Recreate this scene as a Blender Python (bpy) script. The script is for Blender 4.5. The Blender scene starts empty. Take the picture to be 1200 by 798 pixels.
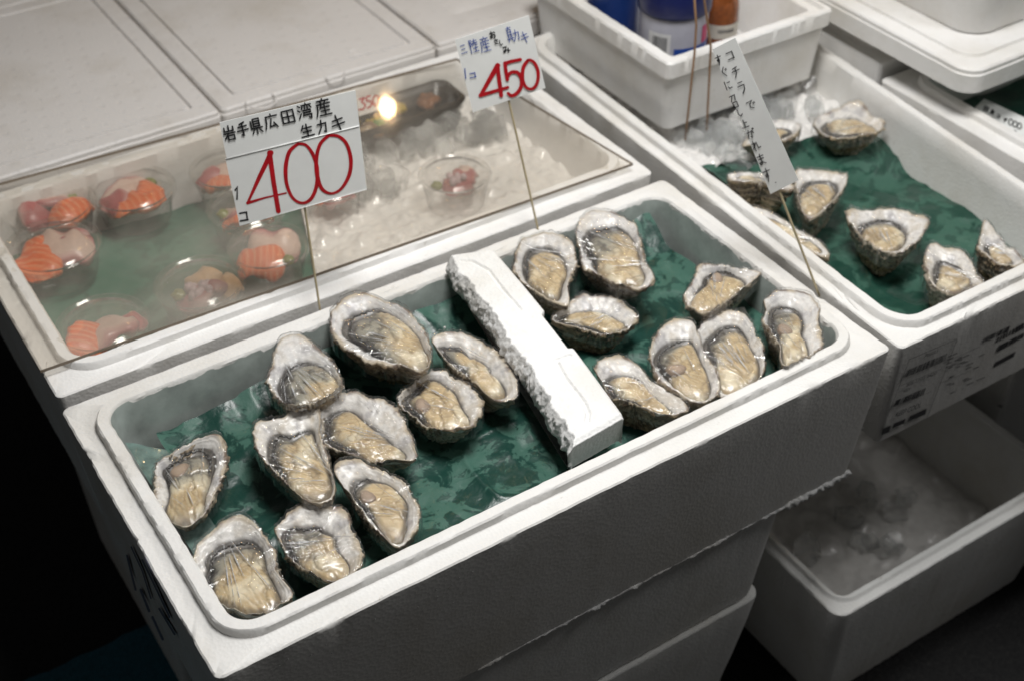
import bpy, bmesh, math, random
import numpy as np
from mathutils import Matrix, Vector

# ------------------------------------------------------------------ camera, light, exposure
scene = bpy.context.scene
COL = scene.collection
U = np.array([0.84036987, 0.35228939, -0.41191099])
V = np.array([-0.54196524, 0.53603686, -0.64725433])
W = np.cross(U, V)
FPX = 1592.94
CAM = np.array([-0.12295, -0.55172, 0.72683])
R3 = np.array([U, V, W])
cam_data = bpy.data.cameras.new('camera')
cam_data.sensor_width = 36.0
cam_data.lens = FPX / 1200 * 36.0
cam_data.clip_start = 0.02
cam_data.clip_end = 60
cam = bpy.data.objects.new('camera', cam_data)
COL.objects.link(cam)
M4 = Matrix([[*R3[0], CAM[0]], [*R3[1], CAM[1]], [*R3[2], CAM[2]], [0, 0, 0, 1]])
cam.matrix_world = M4
cam_data.dof.use_dof = True
cam_data.dof.focus_distance = 0.98
cam_data.dof.aperture_fstop = 7.0
scene.camera = cam

world = bpy.data.worlds.new('World')
scene.world = world
world.use_nodes = True
world.node_tree.nodes['Background'].inputs[0].default_value = (1.0, 0.985, 0.96, 1)
world.node_tree.nodes['Background'].inputs[1].default_value = 0.042

def lamp(name, kind, loc, power, color, size, target=None):
    d = bpy.data.lights.new(name, kind)
    d.energy = power; d.color = color
    if kind == 'AREA':
        d.shape = 'DISK'; d.size = size
    else:
        d.shadow_soft_size = size
    o = bpy.data.objects.new(name, d)
    o.location = loc
    if target is not None:
        o.rotation_euler = (Vector(target) - Vector(loc)).to_track_quat('-Z', 'Y').to_euler()
    COL.objects.link(o)
    return o
lamp('overhead_lamp', 'AREA', (0.42, 0.11, 1.10), 13.8, (1.0, 0.99, 0.975), 0.40, (0.42, 0.13, 0))
lamp('overhead_lamp', 'AREA', (1.10, -0.28, 0.84), 2.3, (1.0, 0.99, 0.975), 0.24, (0.78, 0.05, -.4))  # unseen fill lamp, added to brighten the lower right box
lamp('warm_bulb', 'POINT', (1.07, 1.83, 0.83), 1.8, (1.0, 0.66, 0.34), 0.013)
lamp('warm_bulb', 'POINT', (0.66, 1.22, 1.06), 1.7, (1.0, 0.66, 0.34), 0.018)
lamp('warm_bulb', 'POINT', (1.32, 1.34, 1.12), 1.7, (1.0, 0.68, 0.38), 0.018)

scene.view_settings.view_transform = 'Standard'
scene.view_settings.look = 'None'
scene.view_settings.exposure = 0.06
scene.view_settings.gamma = 1
scene.render.engine = 'CYCLES'
scene.cycles.transparent_max_bounces = 24
scene.cycles.max_bounces = 10
scene.cycles.transmission_bounces = 8

# ------------------------------------------------------------------ maths helpers
def at(px, py, z=0.0):
    "the point at height z that the photograph shows at (px, py)"
    d = R3 @ np.array([(px - 600) / FPX, -(py - 399) / FPX, -1.0])
    return CAM + d * ((z - CAM[2]) / d[2])
def on_plane(px, py, p0, n):
    d = R3 @ np.array([(px - 600) / FPX, -(py - 399) / FPX, -1.0])
    return CAM + d * (np.dot(np.array(p0) - CAM, n) / np.dot(d, n))

def _hash(i, j, k, seed):
    h = (i * 374761393 + j * 668265263 + k * 2147483647 + seed * 1274126177) & 0xFFFFFFFF
    h = ((h ^ (h >> 13)) * 1274126177) & 0xFFFFFFFF
    h = (h ^ (h >> 16)) & 0xFFFFFFFF
    return h / 4294967295.0
def vn(x, y, z=0.0, seed=0):
    x = np.asarray(x, float); y = np.asarray(y, float) + 0 * x; z = np.asarray(z, float) + 0 * x; x = x + 0 * y
    xi = np.floor(x).astype(np.int64); yi = np.floor(y).astype(np.int64); zi = np.floor(z).astype(np.int64)
    xf = x - xi; yf = y - yi; zf = z - zi
    s = lambda t: t * t * (3 - 2 * t)
    a, b, c = s(xf), s(yf), s(zf)
    r = 0
    for dx in (0, 1):
        for dy in (0, 1):
            for dz in (0, 1):
                r = r + _hash(xi + dx, yi + dy, zi + dz, seed) * (a if dx else 1 - a) * (b if dy else 1 - b) * (c if dz else 1 - c)
    return r * 2 - 1
def fbm(x, y, z=0.0, seed=0, o=4):
    r = 0; a = 0.55; f = 1.0
    for i in range(o):
        r = r + a * vn(np.asarray(x) * f, np.asarray(y) * f, np.asarray(z) * f, seed + i * 17); a *= 0.5; f *= 2.03
    return r
def sstep(a, b, t):
    t = np.clip((np.asarray(t) - a) / (b - a), 0, 1); return t * t * (3 - 2 * t)
def mix(a, b, t):
    a = np.asarray(a, float); b = np.asarray(b, float); t = np.asarray(t)[..., None]
    return a * (1 - t) + b * t

# ------------------------------------------------------------------ object helpers
def mesh_data(name, verts, faces, mats, smooth=True, cols=None, midx=None, sharp=None):
    me = bpy.data.meshes.new(name)
    me.from_pydata([tuple(map(float, v)) for v in verts], [], [tuple(int(i) for i in f) for f in faces])
    if not isinstance(mats, (list, tuple)): mats = [mats]
    for m in mats: me.materials.append(m)
    if smooth: me.polygons.foreach_set('use_smooth', [True] * len(me.polygons))
    if midx is not None: me.polygons.foreach_set('material_index', [int(i) for i in midx])
    if cols is not None:
        ca = me.color_attributes.new('Col', 'FLOAT_COLOR', 'POINT')
        c4 = np.ones((len(verts), 4)); c4[:, :3] = np.clip(cols, 0, 1)
        ca.data.foreach_set('color', c4.ravel())
    me.update()
    if sharp: me.set_sharp_from_angle(angle=math.radians(sharp))
    return me
def link(name, me, parent=None, loc=None):
    o = bpy.data.objects.new(name, me)
    COL.objects.link(o)
    if parent is not None: o.parent = parent
    if loc is not None: o.location = loc
    return o
def mk(name, verts, faces, mats, parent=None, **k):
    base = parent.location if parent is not None else None
    vs = np.asarray(verts, float)
    if parent is not None:
        p = np.zeros(3); q = parent
        while q is not None:
            p = p + np.array(q.location); q = q.parent
        vs = vs - p
    return link(name, mesh_data(name, vs, faces, mats, **k), parent)
def tag(o, label, cat, group=None, kind=None):
    o['label'] = label; o['category'] = cat
    if group: o['group'] = group
    if kind: o['kind'] = kind
    return o
def empty(name, loc, label, cat, group=None):
    o = bpy.data.objects.new(name, None); COL.objects.link(o)
    o.empty_display_size = 0.02
    o.location = tuple(map(float, loc)); return tag(o, label, cat, group)
def grid_faces(n, m, wrap=False, off=0):
    "n rows by m columns; wrap closes the columns"
    f = []
    for i in range(n - 1):
        for j in range(m if wrap else m - 1):
            k = (j + 1) % m
            f.append((off + i * m + j, off + i * m + k, off + (i + 1) * m + k, off + (i + 1) * m + j))
    return f
def tube(pts, radii, seg=10, cap=True):
    pts = np.asarray(pts, float); n = len(pts)
    if np.isscalar(radii): radii = [radii] * n
    vs = []; prev = None
    for i in range(n):
        t = pts[min(i + 1, n - 1)] - pts[max(i - 1, 0)]; t = t / np.linalg.norm(t)
        a = prev if prev is not None else (np.array([1, 0, 0]) if abs(t[0]) < .8 else np.array([0, 1, 0]))
        b = np.cross(t, a); b /= np.linalg.norm(b); a = np.cross(b, t); prev = a
        for k in range(seg):
            an = 2 * math.pi * k / seg
            vs.append(pts[i] + radii[i] * (a * math.cos(an) + b * math.sin(an)))
    f = grid_faces(n, seg, True)
    if cap: f += [tuple(range(seg))[::-1], tuple((n - 1) * seg + k for k in range(seg))]
    return vs, f
def lathe(prof, c, seg=40, sx=1, sy=1):
    vs = []
    for r, z in prof:
        for k in range(seg):
            a = 2 * math.pi * k / seg
            vs.append((c[0] + r * math.cos(a) * sx, c[1] + r * math.sin(a) * sy, c[2] + z))
    return vs, grid_faces(len(prof), seg, True)
def rbox(x0, y0, z0, x1, y1, z1, bev=0.002):
    bm = bmesh.new(); bmesh.ops.create_cube(bm, size=1)
    for v in bm.verts:
        v.co = ((x0 + x1) / 2 + v.co.x * (x1 - x0), (y0 + y1) / 2 + v.co.y * (y1 - y0), (z0 + z1) / 2 + v.co.z * (z1 - z0))
    bmesh.ops.bevel(bm, geom=bm.edges[:], offset=bev, segments=2, affect='EDGES')
    vs = [tuple(v.co) for v in bm.verts]; fs = [tuple(v.index for v in f.verts) for f in bm.faces]; bm.free()
    return vs, fs

# ------------------------------------------------------------------ materials
class NT:
    def __init__(s, name):
        s.m = bpy.data.materials.new(name); s.m.use_nodes = True
        s.t = s.m.node_tree; s.p = s.t.nodes['Principled BSDF']; s.out = s.t.nodes['Material Output']
    def n(s, kind, **k):
        nd = s.t.nodes.new(kind)
        for a, b in k.items():
            if a.startswith('i_'): nd.inputs[a[2:].replace('_', ' ')].default_value = b
            else: setattr(nd, a, b)
        return nd
    def l(s, a, b): s.t.links.new(a, b)
    def tc(s): return s.n('ShaderNodeTexCoord').outputs['Object']
    def noise(s, scale, detail=4, rough=0.6, vec=None, dist=0.0):
        nd = s.n('ShaderNodeTexNoise'); nd.inputs['Scale'].default_value = scale
        nd.inputs['Detail'].default_value = detail; nd.inputs['Roughness'].default_value = rough
        nd.inputs['Distortion'].default_value = dist
        s.l(vec if vec is not None else s.tc(), nd.inputs['Vector']); return nd.outputs[0]
    def ramp(s, fac, stops):
        nd = s.n('ShaderNodeValToRGB'); e = nd.color_ramp.elements
        while len(e) < len(stops): e.new(0.5)
        for i, (p, c) in enumerate(stops):
            e[i].position = p; e[i].color = (*c, 1) if len(c) == 3 else c
        s.l(fac, nd.inputs[0]); return nd.outputs[0]
    def mixc(s, fac, a, b, mode='MIX'):
        nd = s.n('ShaderNodeMix', data_type='RGBA', blend_type=mode)
        for v, i in ((fac, 0), (a, 6), (b, 7)):
            if hasattr(v, 'is_output'): s.l(v, nd.inputs[i])
            else: nd.inputs[i].default_value = v if i == 0 else (*v, 1)
        return nd.outputs[2]
    def bump(s, h, strength, dist, prev=None):
        nd = s.n('ShaderNodeBump'); nd.inputs['Strength'].default_value = strength; nd.inputs['Distance'].default_value = dist
        s.l(h, nd.inputs['Height'])
        if prev is not None: s.l(prev, nd.inputs['Normal'])
        return nd.outputs[0]
    def set(s, **k):
        for a, b in k.items():
            i = s.p.inputs[a.replace('_', ' ')]
            if hasattr(b, 'is_output'): s.l(b, i)
            else: i.default_value = (*b, 1) if isinstance(b, tuple) and len(i.default_value) == 4 else b
        return s.m

def foam(name, base=(0.80, 0.79, 0.77), dirt=0.5, bead=0.35, rough=0.5, dots=False):
    t = NT(name); tc = t.tc()
    vor = t.n('ShaderNodeTexVoronoi'); vor.inputs['Scale'].default_value = 330; t.l(tc, vor.inputs['Vector'])
    n1 = t.noise(9, 5, .65, tc); n2 = t.noise(70, 4, .7, tc); n3 = t.noise(3.0, 3, .5, tc)
    c = t.mixc(t.ramp(n1, [(0.45, (0, 0, 0)), (0.78, (1, 1, 1))]), base, tuple(b * k for b, k in zip(base, (0.80, 0.77, 0.71))))
    c = t.mixc(t.ramp(n2, [(0.66, (0, 0, 0)), (0.74, (dirt, dirt, dirt))]), c, (0.46, 0.43, 0.38))
    c = t.mixc(t.ramp(n3, [(0.4, (0, 0, 0)), (0.8, (.5, .5, .5))]), c, tuple(b * 0.9 for b in base))
    bn = t.bump(vor.outputs['Distance'], bead, 0.0005)
    bn = t.bump(n2, 0.10, 0.0008, bn)
    if dots:
        mp = t.n('ShaderNodeMapping'); t.l(tc, mp.inputs['Vector']); mp.inputs['Rotation'].default_value = (0, 0, 0.2)
        v2 = t.n('ShaderNodeTexVoronoi'); v2.inputs['Scale'].default_value = dots; v2.inputs['Randomness'].default_value = 0.15
        t.l(mp.outputs[0], v2.inputs['Vector'])
        d = t.ramp(v2.outputs['Distance'], [(0.0, (0, 0, 0)), (0.17, (0, 0, 0)), (0.24, (1, 1, 1))])
        bn = t.bump(d, 0.35, 0.0007, bn); c = t.mixc(t.ramp(d, [(0, (.05,) * 3), (1, (0,) * 3)]), c, (0.30, 0.28, 0.26))
    return t.set(Base_Color=c, Roughness=rough, Normal=bn, Specular_IOR_Level=0.35)
M_FOAM = foam('white_foam')
M_FOAM_OLD = foam('worn_foam', (0.77, 0.76, 0.735), 0.8)
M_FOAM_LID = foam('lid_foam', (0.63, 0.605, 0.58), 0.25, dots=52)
M_FOAM_LOW = foam('lower_foam', (0.78, 0.78, 0.76), 0.6)
M_FOAM_RAW = foam('broken_foam', (0.82, 0.82, 0.81), 0.2, bead=0.9)

def m_vcol(name, rough=0.3, coat=0.0, spec=0.5, sss=0.0, nscale=400, nstr=0.25, bstr=0.3, bdist=0.0006):
    t = NT(name); ca = t.n('ShaderNodeVertexColor', layer_name='Col')
    n = t.noise(nscale, 5, .7); n2 = t.noise(nscale * 3.1, 3, .6)
    g = t.ramp(n, [(0.3, (1 - nstr,) * 3), (0.7, (1 + 0.0,) * 3)])
    c = t.mixc(1.0, ca.outputs[0], g, 'MULTIPLY')
    bn = t.bump(n, bstr, bdist); bn = t.bump(n2, bstr * .6, bdist * .5, bn)
    k = dict(Base_Color=c, Roughness=rough, Normal=bn, Coat_Weight=coat, Coat_Roughness=0.08, Specular_IOR_Level=spec)
    if sss: k.update(Subsurface_Weight=sss, Subsurface_Radius=(0.004, 0.0025, 0.0015), Subsurface_Scale=0.6)
    return t.set(**k)
M_NACRE = m_vcol('nacre', 0.38, 0.15, nscale=260, nstr=0.22, bstr=0.35, bdist=.0007)
M_CRUST = m_vcol('shell_crust', 0.55, 0.2, nscale=420, nstr=0.45, bstr=1.0, bdist=0.0016)
M_MEAT = m_vcol('oyster_meat', 0.34, 0.40, sss=0.10, nscale=240, nstr=0.14, bstr=0.22, bdist=0.0005)
M_FISH = m_vcol('sashimi_flesh', 0.42, 0.15, nscale=300, nstr=0.12, bstr=0.15)
M_FILM_M = None
def film():
    t = NT('cling_film'); t.t.nodes.remove(t.p)
    tr = t.n('ShaderNodeBsdfTransparent'); gl = t.n('ShaderNodeBsdfGlossy'); gl.inputs['Roughness'].default_value = 0.06
    df = t.n('ShaderNodeBsdfDiffuse'); df.inputs[0].default_value = (.8, .8, .8, 1)
    ca = t.n('ShaderNodeVertexColor', layer_name='Col')
    def streak(a, b):
        mp = t.n('ShaderNodeVectorMath', operation='MULTIPLY'); t.l(ca.outputs[0], mp.inputs[0]); mp.inputs[1].default_value = (a, b, 900)
        return t.noise(1.0, 2, .5, mp.outputs[0])
    s1 = streak(95, 26); s2 = streak(260, 40)
    bn = t.bump(t.noise(110, 3, .5), .20, .0006); bn = t.bump(s1, .55, .0016, bn); bn = t.bump(s2, .40, .0009, bn)
    wh = t.ramp(s2, [(0.60, (0, 0, 0)), (0.70, (1, 1, 1))])  # white streaks: glints along the film folds painted as diffuse colour
    t.l(bn, gl.inputs['Normal'])
    lw = t.n('ShaderNodeLayerWeight'); lw.inputs[0].default_value = 0.5; t.l(bn, lw.inputs['Normal'])
    fr = t.n('ShaderNodeMath', operation='POWER'); t.l(lw.outputs['Facing'], fr.inputs[0]); fr.inputs[1].default_value = 4.0
    ad = t.n('ShaderNodeMath', operation='MULTIPLY_ADD'); t.l(fr.outputs[0], ad.inputs[0]); ad.inputs[1].default_value = 0.8; ad.inputs[2].default_value = 0.075; ad.use_clamp = True
    m1 = t.n('ShaderNodeMixShader'); t.l(ad.outputs[0], m1.inputs[0]); t.l(tr.outputs[0], m1.inputs[1]); t.l(gl.outputs[0], m1.inputs[2])
    m2 = t.n('ShaderNodeMixShader'); wm = t.n('ShaderNodeMath', operation='MULTIPLY_ADD'); t.l(wh, wm.inputs[0]); wm.inputs[1].default_value = .12; wm.inputs[2].default_value = .02
    t.l(wm.outputs[0], m2.inputs[0]); t.l(m1.outputs[0], m2.inputs[1]); t.l(df.outputs[0], m2.inputs[2])
    t.l(m2.outputs[0], t.out.inputs[0]); return t.m
M_FILM = film()
def crease():
    t = NT('film_crease'); t.t.nodes.remove(t.p)
    tr = t.n('ShaderNodeBsdfTransparent'); gl = t.n('ShaderNodeBsdfGlossy'); gl.inputs['Roughness'].default_value = 0.22
    df = t.n('ShaderNodeBsdfDiffuse'); df.inputs[0].default_value = (.85, .86, .87, 1)
    a = t.n('ShaderNodeMixShader'); a.inputs[0].default_value = .5; t.l(gl.outputs[0], a.inputs[1]); t.l(df.outputs[0], a.inputs[2])
    b = t.n('ShaderNodeMixShader'); t.l(t.ramp(t.noise(140, 3, .6), [(0.36, (.12, .12, .12)), (0.58, (1, 1, 1))]), b.inputs[0]); t.l(tr.outputs[0], b.inputs[1]); t.l(a.outputs[0], b.inputs[2])
    t.l(b.outputs[0], t.out.inputs[0]); return t.m
M_CREASE = crease()
def clear(name, tint=(1, 1, 1), gloss=0.05, white=0.05, rough=0.05, fog=None):
    t = NT(name); t.t.nodes.remove(t.p)
    tr = t.n('ShaderNodeBsdfTransparent'); tr.inputs[0].default_value = (*tint, 1)
    gl = t.n('ShaderNodeBsdfGlossy'); gl.inputs['Roughness'].default_value = rough
    df = t.n('ShaderNodeBsdfDiffuse'); df.inputs[0].default_value = (.80, .73, .64, 1)
    lw = t.n('ShaderNodeLayerWeight'); lw.inputs[0].default_value = 0.5
    fr = t.n('ShaderNodeMath', operation='POWER'); t.l(lw.outputs['Facing'], fr.inputs[0]); fr.inputs[1].default_value = 5.0
    ad = t.n('ShaderNodeMath', operation='ADD'); t.l(fr.outputs[0], ad.inputs[0]); ad.inputs[1].default_value = gloss + .03
    ad.use_clamp = True
    m2 = t.n('ShaderNodeMixShader'); t.l(tr.outputs[0], m2.inputs[1]); t.l(df.outputs[0], m2.inputs[2])
    m2.inputs[0].default_value = white
    if fog:
        n = t.ramp(t.noise(9, 4, .6), [(0.35, (0, 0, 0)), (0.7, (1, 1, 1))])
        sp = t.n('ShaderNodeSeparateXYZ'); t.l(t.tc(), sp.inputs[0])
        mr = t.n('ShaderNodeMapRange'); t.l(sp.outputs[1], mr.inputs[0])
        mr.inputs[1].default_value = fog[0]; mr.inputs[2].default_value = fog[1]; mr.inputs[3].default_value = fog[2]; mr.inputs[4].default_value = fog[3]
        mu = t.n('ShaderNodeMath', operation='MULTIPLY_ADD'); t.l(n, mu.inputs[0]); mu.inputs[1].default_value = 0.10; t.l(mr.outputs[0], mu.inputs[2])
        t.l(mu.outputs[0], m2.inputs[0])
    m1 = t.n('ShaderNodeMixShader'); t.l(ad.outputs[0], m1.inputs[0]); t.l(m2.outputs[0], m1.inputs[1]); t.l(gl.outputs[0], m1.inputs[2])
    t.l(m1.outputs[0], t.out.inputs[0]); return t.m
M_ACRYL = clear('foggy_acrylic', (0.98, 0.97, 0.95), 0.0, 0.2, 0.05, fog=(0.34, 0.50, 0.11, 0.01))
M_CUP = clear('clear_cup_plastic', (0.985, 0.985, 0.98), 0.05, 0.035, 0.12)
M_TAPE = clear('clear_tape', (0.95, 0.95, 0.93), 0.06, 0.12, 0.2)
def plain(name, col, rough=0.5, spec=0.5, metal=0.0, nz=0.12, ns=60, bump=0.1, coat=0.0):
    t = NT(name); n = t.noise(ns, 4, .6)
    c = t.mixc(t.ramp(n, [(0.35, (0, 0, 0)), (0.7, (1, 1, 1))]), col, tuple(x * (1 - nz) for x in col))
    return t.set(Base_Color=c, Roughness=rough, Specular_IOR_Level=spec, Metallic=metal, Normal=t.bump(n, bump, 0.0005), Coat_Weight=coat)
def green(name, a, b, c3, scale=26):
    t = NT(name); tc = t.tc()
    n = t.noise(scale, 6, .62, tc, 0.8); n2 = t.noise(scale * 2.6, 5, .6, tc, 0.4); n3 = t.noise(500, 3, .6, tc)
    k = t.ramp(n, [(0.0, b), (0.485, b), (0.51, a), (0.60, a), (0.8, c3)])
    k = t.mixc(t.ramp(n2, [(0.56, (0, 0, 0)), (0.585, (0.75, 0.75, 0.75))]), k, b)
    r = t.ramp(n, [(0.45, (0.30,) * 3), (0.55, (0.50,) * 3)])
    bn = t.bump(n2, 0.35, 0.003); bn = t.bump(n3, 0.25, 0.0004, bn)
    return t.set(Base_Color=k, Roughness=r, Normal=bn, Coat_Weight=0.10, Coat_Roughness=0.15, Specular_IOR_Level=0.35)
M_GREEN = green('wet_green_paper', (0.048, 0.122, 0.093), (0.012, 0.048, 0.037), (0.115, 0.205, 0.165))
M_GREEN2 = green('green_paper', (0.038, 0.106, 0.076), (0.016, 0.058, 0.041), (0.075, 0.160, 0.118), 22)
def ice():
    t = NT('ice')
    n = t.noise(90, 4, .6)
    c = t.ramp(n, [(0.35, (0.90, 0.92, 0.92)), (0.7, (0.98, 0.98, 0.97))])
    t.set(Base_Color=c, Roughness=0.05, Transmission_Weight=0.88, IOR=1.31, Normal=t.bump(n, 0.35, 0.002))
    tr = t.n('ShaderNodeBsdfTransparent'); mx = t.n('ShaderNodeMixShader')
    mr = t.ramp(t.noise(60, 3, .6), [(0.35, (.20, .20, .20)), (0.7, (.60, .60, .60))])
    t.l(mr, mx.inputs[0]); t.l(t.p.outputs[0], mx.inputs[1]); t.l(tr.outputs[0], mx.inputs[2]); t.l(mx.outputs[0], t.out.inputs[0])
    return t.m
M_ICE = ice()
M_SLUSH = plain('crushed_ice', (0.80, 0.78, 0.75), 0.25, coat=0.4, ns=120, bump=0.8)
M_CARD = plain('white_card', (0.82, 0.83, 0.81), 0.55, nz=0.05)
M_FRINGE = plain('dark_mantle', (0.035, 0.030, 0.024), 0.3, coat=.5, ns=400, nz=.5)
M_CARD2 = plain('grey_card', (0.47, 0.50, 0.47), 0.5, nz=0.06)
M_RED = plain('red_marker', (0.50, 0.006, 0.014), 0.4, ns=200, nz=0.3)
M_BLACK = plain('black_marker', (0.012, 0.012, 0.014), 0.45)
M_BLUE = plain('blue_marker', (0.015, 0.06, 0.33), 0.45)
M_STICK = plain('thin_stick', (0.44, 0.37, 0.23), 0.4)
M_BAMBOO = plain('bamboo', (0.30, 0.17, 0.09), 0.5)
M_PRINT = plain('box_print', (0.07, 0.07, 0.075), 0.6, nz=0.4, ns=300)
M_NAVY = plain('navy_print', (0.14, 0.15, 0.22), 0.6, nz=0.4)
M_TRAY = plain('black_tray', (0.035, 0.028, 0.022), 0.3)
def sm_vals(): pass

# ------------------------------------------------------------------ ground
def ground():
    t = NT('wet_asphalt'); n = t.noise(220, 4, .7); n2 = t.noise(30, 4, .6)
    c = t.ramp(n, [(0.3, (0.006, 0.006, 0.007)), (0.62, (0.016, 0.016, 0.016)), (0.8, (0.05, 0.048, 0.045))])
    m = t.set(Base_Color=c, Roughness=0.75, Normal=t.bump(n, 0.9, 0.004), Specular_IOR_Level=0.25)
    o = mk('ground', [(-6, -6, ZG), (6, -6, ZG), (6, 6, ZG), (-6, 6, ZG)], [(0, 1, 2, 3)], m); o['kind'] = 'structure'
    t = NT('teal_road_paint'); n = t.noise(220, 4, .7)
    c = t.ramp(n, [(0.3, (0.012, 0.075, 0.105)), (0.7, (0.024, 0.13, 0.19))])
    m = t.set(Base_Color=c, Roughness=0.7, Normal=t.bump(n, 0.9, 0.004), Specular_IOR_Level=0.3)
    xs = np.linspace(-0.5, 0.32, 120)
    top = 0.456 + 0.003 * fbm(xs * 60, 0 * xs, seed=3)
    vs = [(x, y, ZG + 0.004) for x, y in zip(xs, top)] + [(x, 0.02, ZG + 0.004) for x in xs]
    o = mk('road_marking', vs, grid_faces(2, 120), m); o['kind'] = 'structure'
ZG = -0.46
ground()

# ------------------------------------------------------------------ foam boxes
def ring(x0, y0, x1, y1, r, ns=90, nc=9):
    "rounded rectangle, anticlockwise, always the same number of points"
    pts = []
    cs = [((x1 - r, y0 + r), -90), ((x1 - r, y1 - r), 0), ((x0 + r, y1 - r), 90), ((x0 + r, y0 + r), 180)]
    starts = [((x0 + r, y0), (x1 - r, y0)), ((x1, y0 + r), (x1, y1 - r)), ((x1 - r, y1), (x0 + r, y1)), ((x0, y1 - r), (x0, y0 + r))]
    for k in range(4):
        (a, b) = starts[k]
        for i in range(ns): s = i / ns; pts.append((a[0] + (b[0] - a[0]) * s, a[1] + (b[1] - a[1]) * s))
        (c, a0) = cs[k]
        for i in range(nc):
            an = math.radians(a0 + 90 * i / nc); pts.append((c[0] + r * math.cos(an), c[1] + r * math.sin(an)))
    return np.array(pts)
def sweep(rect, prof, warp=None, chip=0.0006, seed=0, ns=90, closed_top=False, bigchip=0.0):
    "prof: (inset, z, corner radius); rings from outer bottom, over the rim, to the inner floor"
    x0, y0, x1, y1 = rect
    P = []
    for ins, z, r in prof:
        q = ring(x0 + ins, y0 + ins, x1 - ins, y1 - ins, max(r, 0.0008), ns)
        P.append(np.column_stack([q, np.full(len(q), z)]))
    m = len(P[0]); A = np.concatenate(P)
    cx, cy = (x0 + x1) / 2, (y0 + y1) / 2
    nx = fbm(A[:, 0] * 150, A[:, 1] * 150, A[:, 2] * 150, seed); ny = fbm(A[:, 0] * 150 + 40, A[:, 1] * 150, A[:, 2] * 150, seed + 5)
    nz = fbm(A[:, 0] * 110, A[:, 1] * 110 + 9, A[:, 2] * 110, seed + 9)
    wv = fbm(A[:, 0] * 12, A[:, 1] * 12, A[:, 2] * 12, seed + 3, 3)
    A[:, 0] += nx * chip; A[:, 1] += ny * chip; A[:, 2] += nz * chip * 0.8 + wv * 0.0008
    if bigchip:
        b = sstep(0.42, 0.62, fbm(A[:, 0] * 45, A[:, 1] * 45, A[:, 2] * 20, seed + 11))
        dx = np.sign(cx - A[:, 0]) * (np.abs(A[:, 0] - cx) > (x1 - x0) / 2 - 0.03)
        dy = np.sign(cy - A[:, 1]) * (np.abs(A[:, 1] - cy) > (y1 - y0) / 2 - 0.03)
        near = (A[:, 2] > -0.02)
        A[:, 0] += b * dx * bigchip * near * .5; A[:, 1] += b * dy * bigchip * near * .5; A[:, 2] -= b * bigchip * near * .6
    if warp is not None:
        FL, FR, BR, BL = [np.array(p, float) for p in warp]
        u = ((A[:, 0] - x0) / (x1 - x0))[:, None]; v = ((A[:, 1] - y0) / (y1 - y0))[:, None]
        A[:, :2] = FL * (1 - u) * (1 - v) + FR * u * (1 - v) + BR * u * v + BL * (1 - u) * v
    f = grid_faces(len(prof), m, True)
    f.append(tuple(range(m))[::-1]); f.append(tuple((len(prof) - 1) * m + k for k in range(m)))
    return A, f
def rim_profile(top, depth, ro=0.006, ri=0.030, led=0.0155, lipw=0.0115, liph=0.0075, floor=None, taper=0.010, wall=0.034):
    floor = floor if floor is not None else depth - 0.02
    t = top
    pr = [(taper + .004, t - depth, ro), (taper, t - depth + .003, ro)]
    for k in range(1, 6): pr.append((taper * (1 - k / 6), t - depth + (depth - .006) * k / 6, ro))
    pr += [(0.0003, t - .004, ro), (0.0004, t - .0012, ro), (0.0016, t, ro), (led * .5, t, ri * .5), (led - .0012, t + .0002, ri), (led, t + .001, ri),
           (led + .0008, t + liph - .0012, ri), (led + .0022, t + liph, ri - .002), (led + lipw * .5, t + liph, ri - .005), (led + lipw - .0018, t + liph, ri - .009),
           (led + lipw, t + liph - .002, ri - .011), (led + lipw + .0012, t - .012, ri - .012), (led + lipw + .003, t - .035, ri - .012), (wall + .004, t - floor, .012), (wall + .03, t - floor - .001, .01)]
    return pr
def foam_box(name, label, rect, top, depth, mat, group=None, warp=None, seed=0, **k):
    chip = k.pop('chip', 0.0006); big = k.pop('bigchip', 0.0)
    o = empty(name, (rect[0] + 0.05, rect[1] + 0.05, top - depth), label, 'foam box', group)
    A, f = sweep(rect, rim_profile(top, depth, **k), warp, chip, seed, bigchip=big)
    mk('box_body', A, f, mat, o, sharp=38)
    return o

main = foam_box('foam_box', 'long white foam box of oysters in front, split by a white foam bar', (0, 0, 0.6, 0.307), 0, 0.150, M_FOAM_OLD, seed=1, bigchip=0.0022)
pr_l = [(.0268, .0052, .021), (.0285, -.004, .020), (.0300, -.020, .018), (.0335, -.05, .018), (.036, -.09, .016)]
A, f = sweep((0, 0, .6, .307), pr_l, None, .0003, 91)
mk('darkening_lining', A, f[:-2], plain('grey_darkening_lining', (0.46, 0.51, 0.48), 0.22, coat=.4, nz=.35, ns=35, bump=.5), main)  # grey-green layer added over the foam to darken the inner walls
V_, F_ = [], []
n_, m_ = 260, 10
xs_ = np.linspace(.20, .592, n_)
for i_ in range(n_):
    rr_ = (.0014 if xs_[i_] < .515 else .0030) + .0012 * fbm(xs_[i_] * 60, 0, 0, 5)
    for j_ in range(m_):
        a_ = 2 * math.pi * j_ / m_
        q_ = rr_ * (1 + .7 * float(vn(xs_[i_] * 400, math.cos(a_) * 2, math.sin(a_) * 2, 6)))
        V_.append((xs_[i_], .0105 + q_ * math.cos(a_), -.1475 + q_ * math.sin(a_)))
mk('rough_bottom_edge', V_, grid_faces(n_, m_, True), M_FOAM_RAW, main)
rnd = random.Random(2); V_, F_ = [], []
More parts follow.
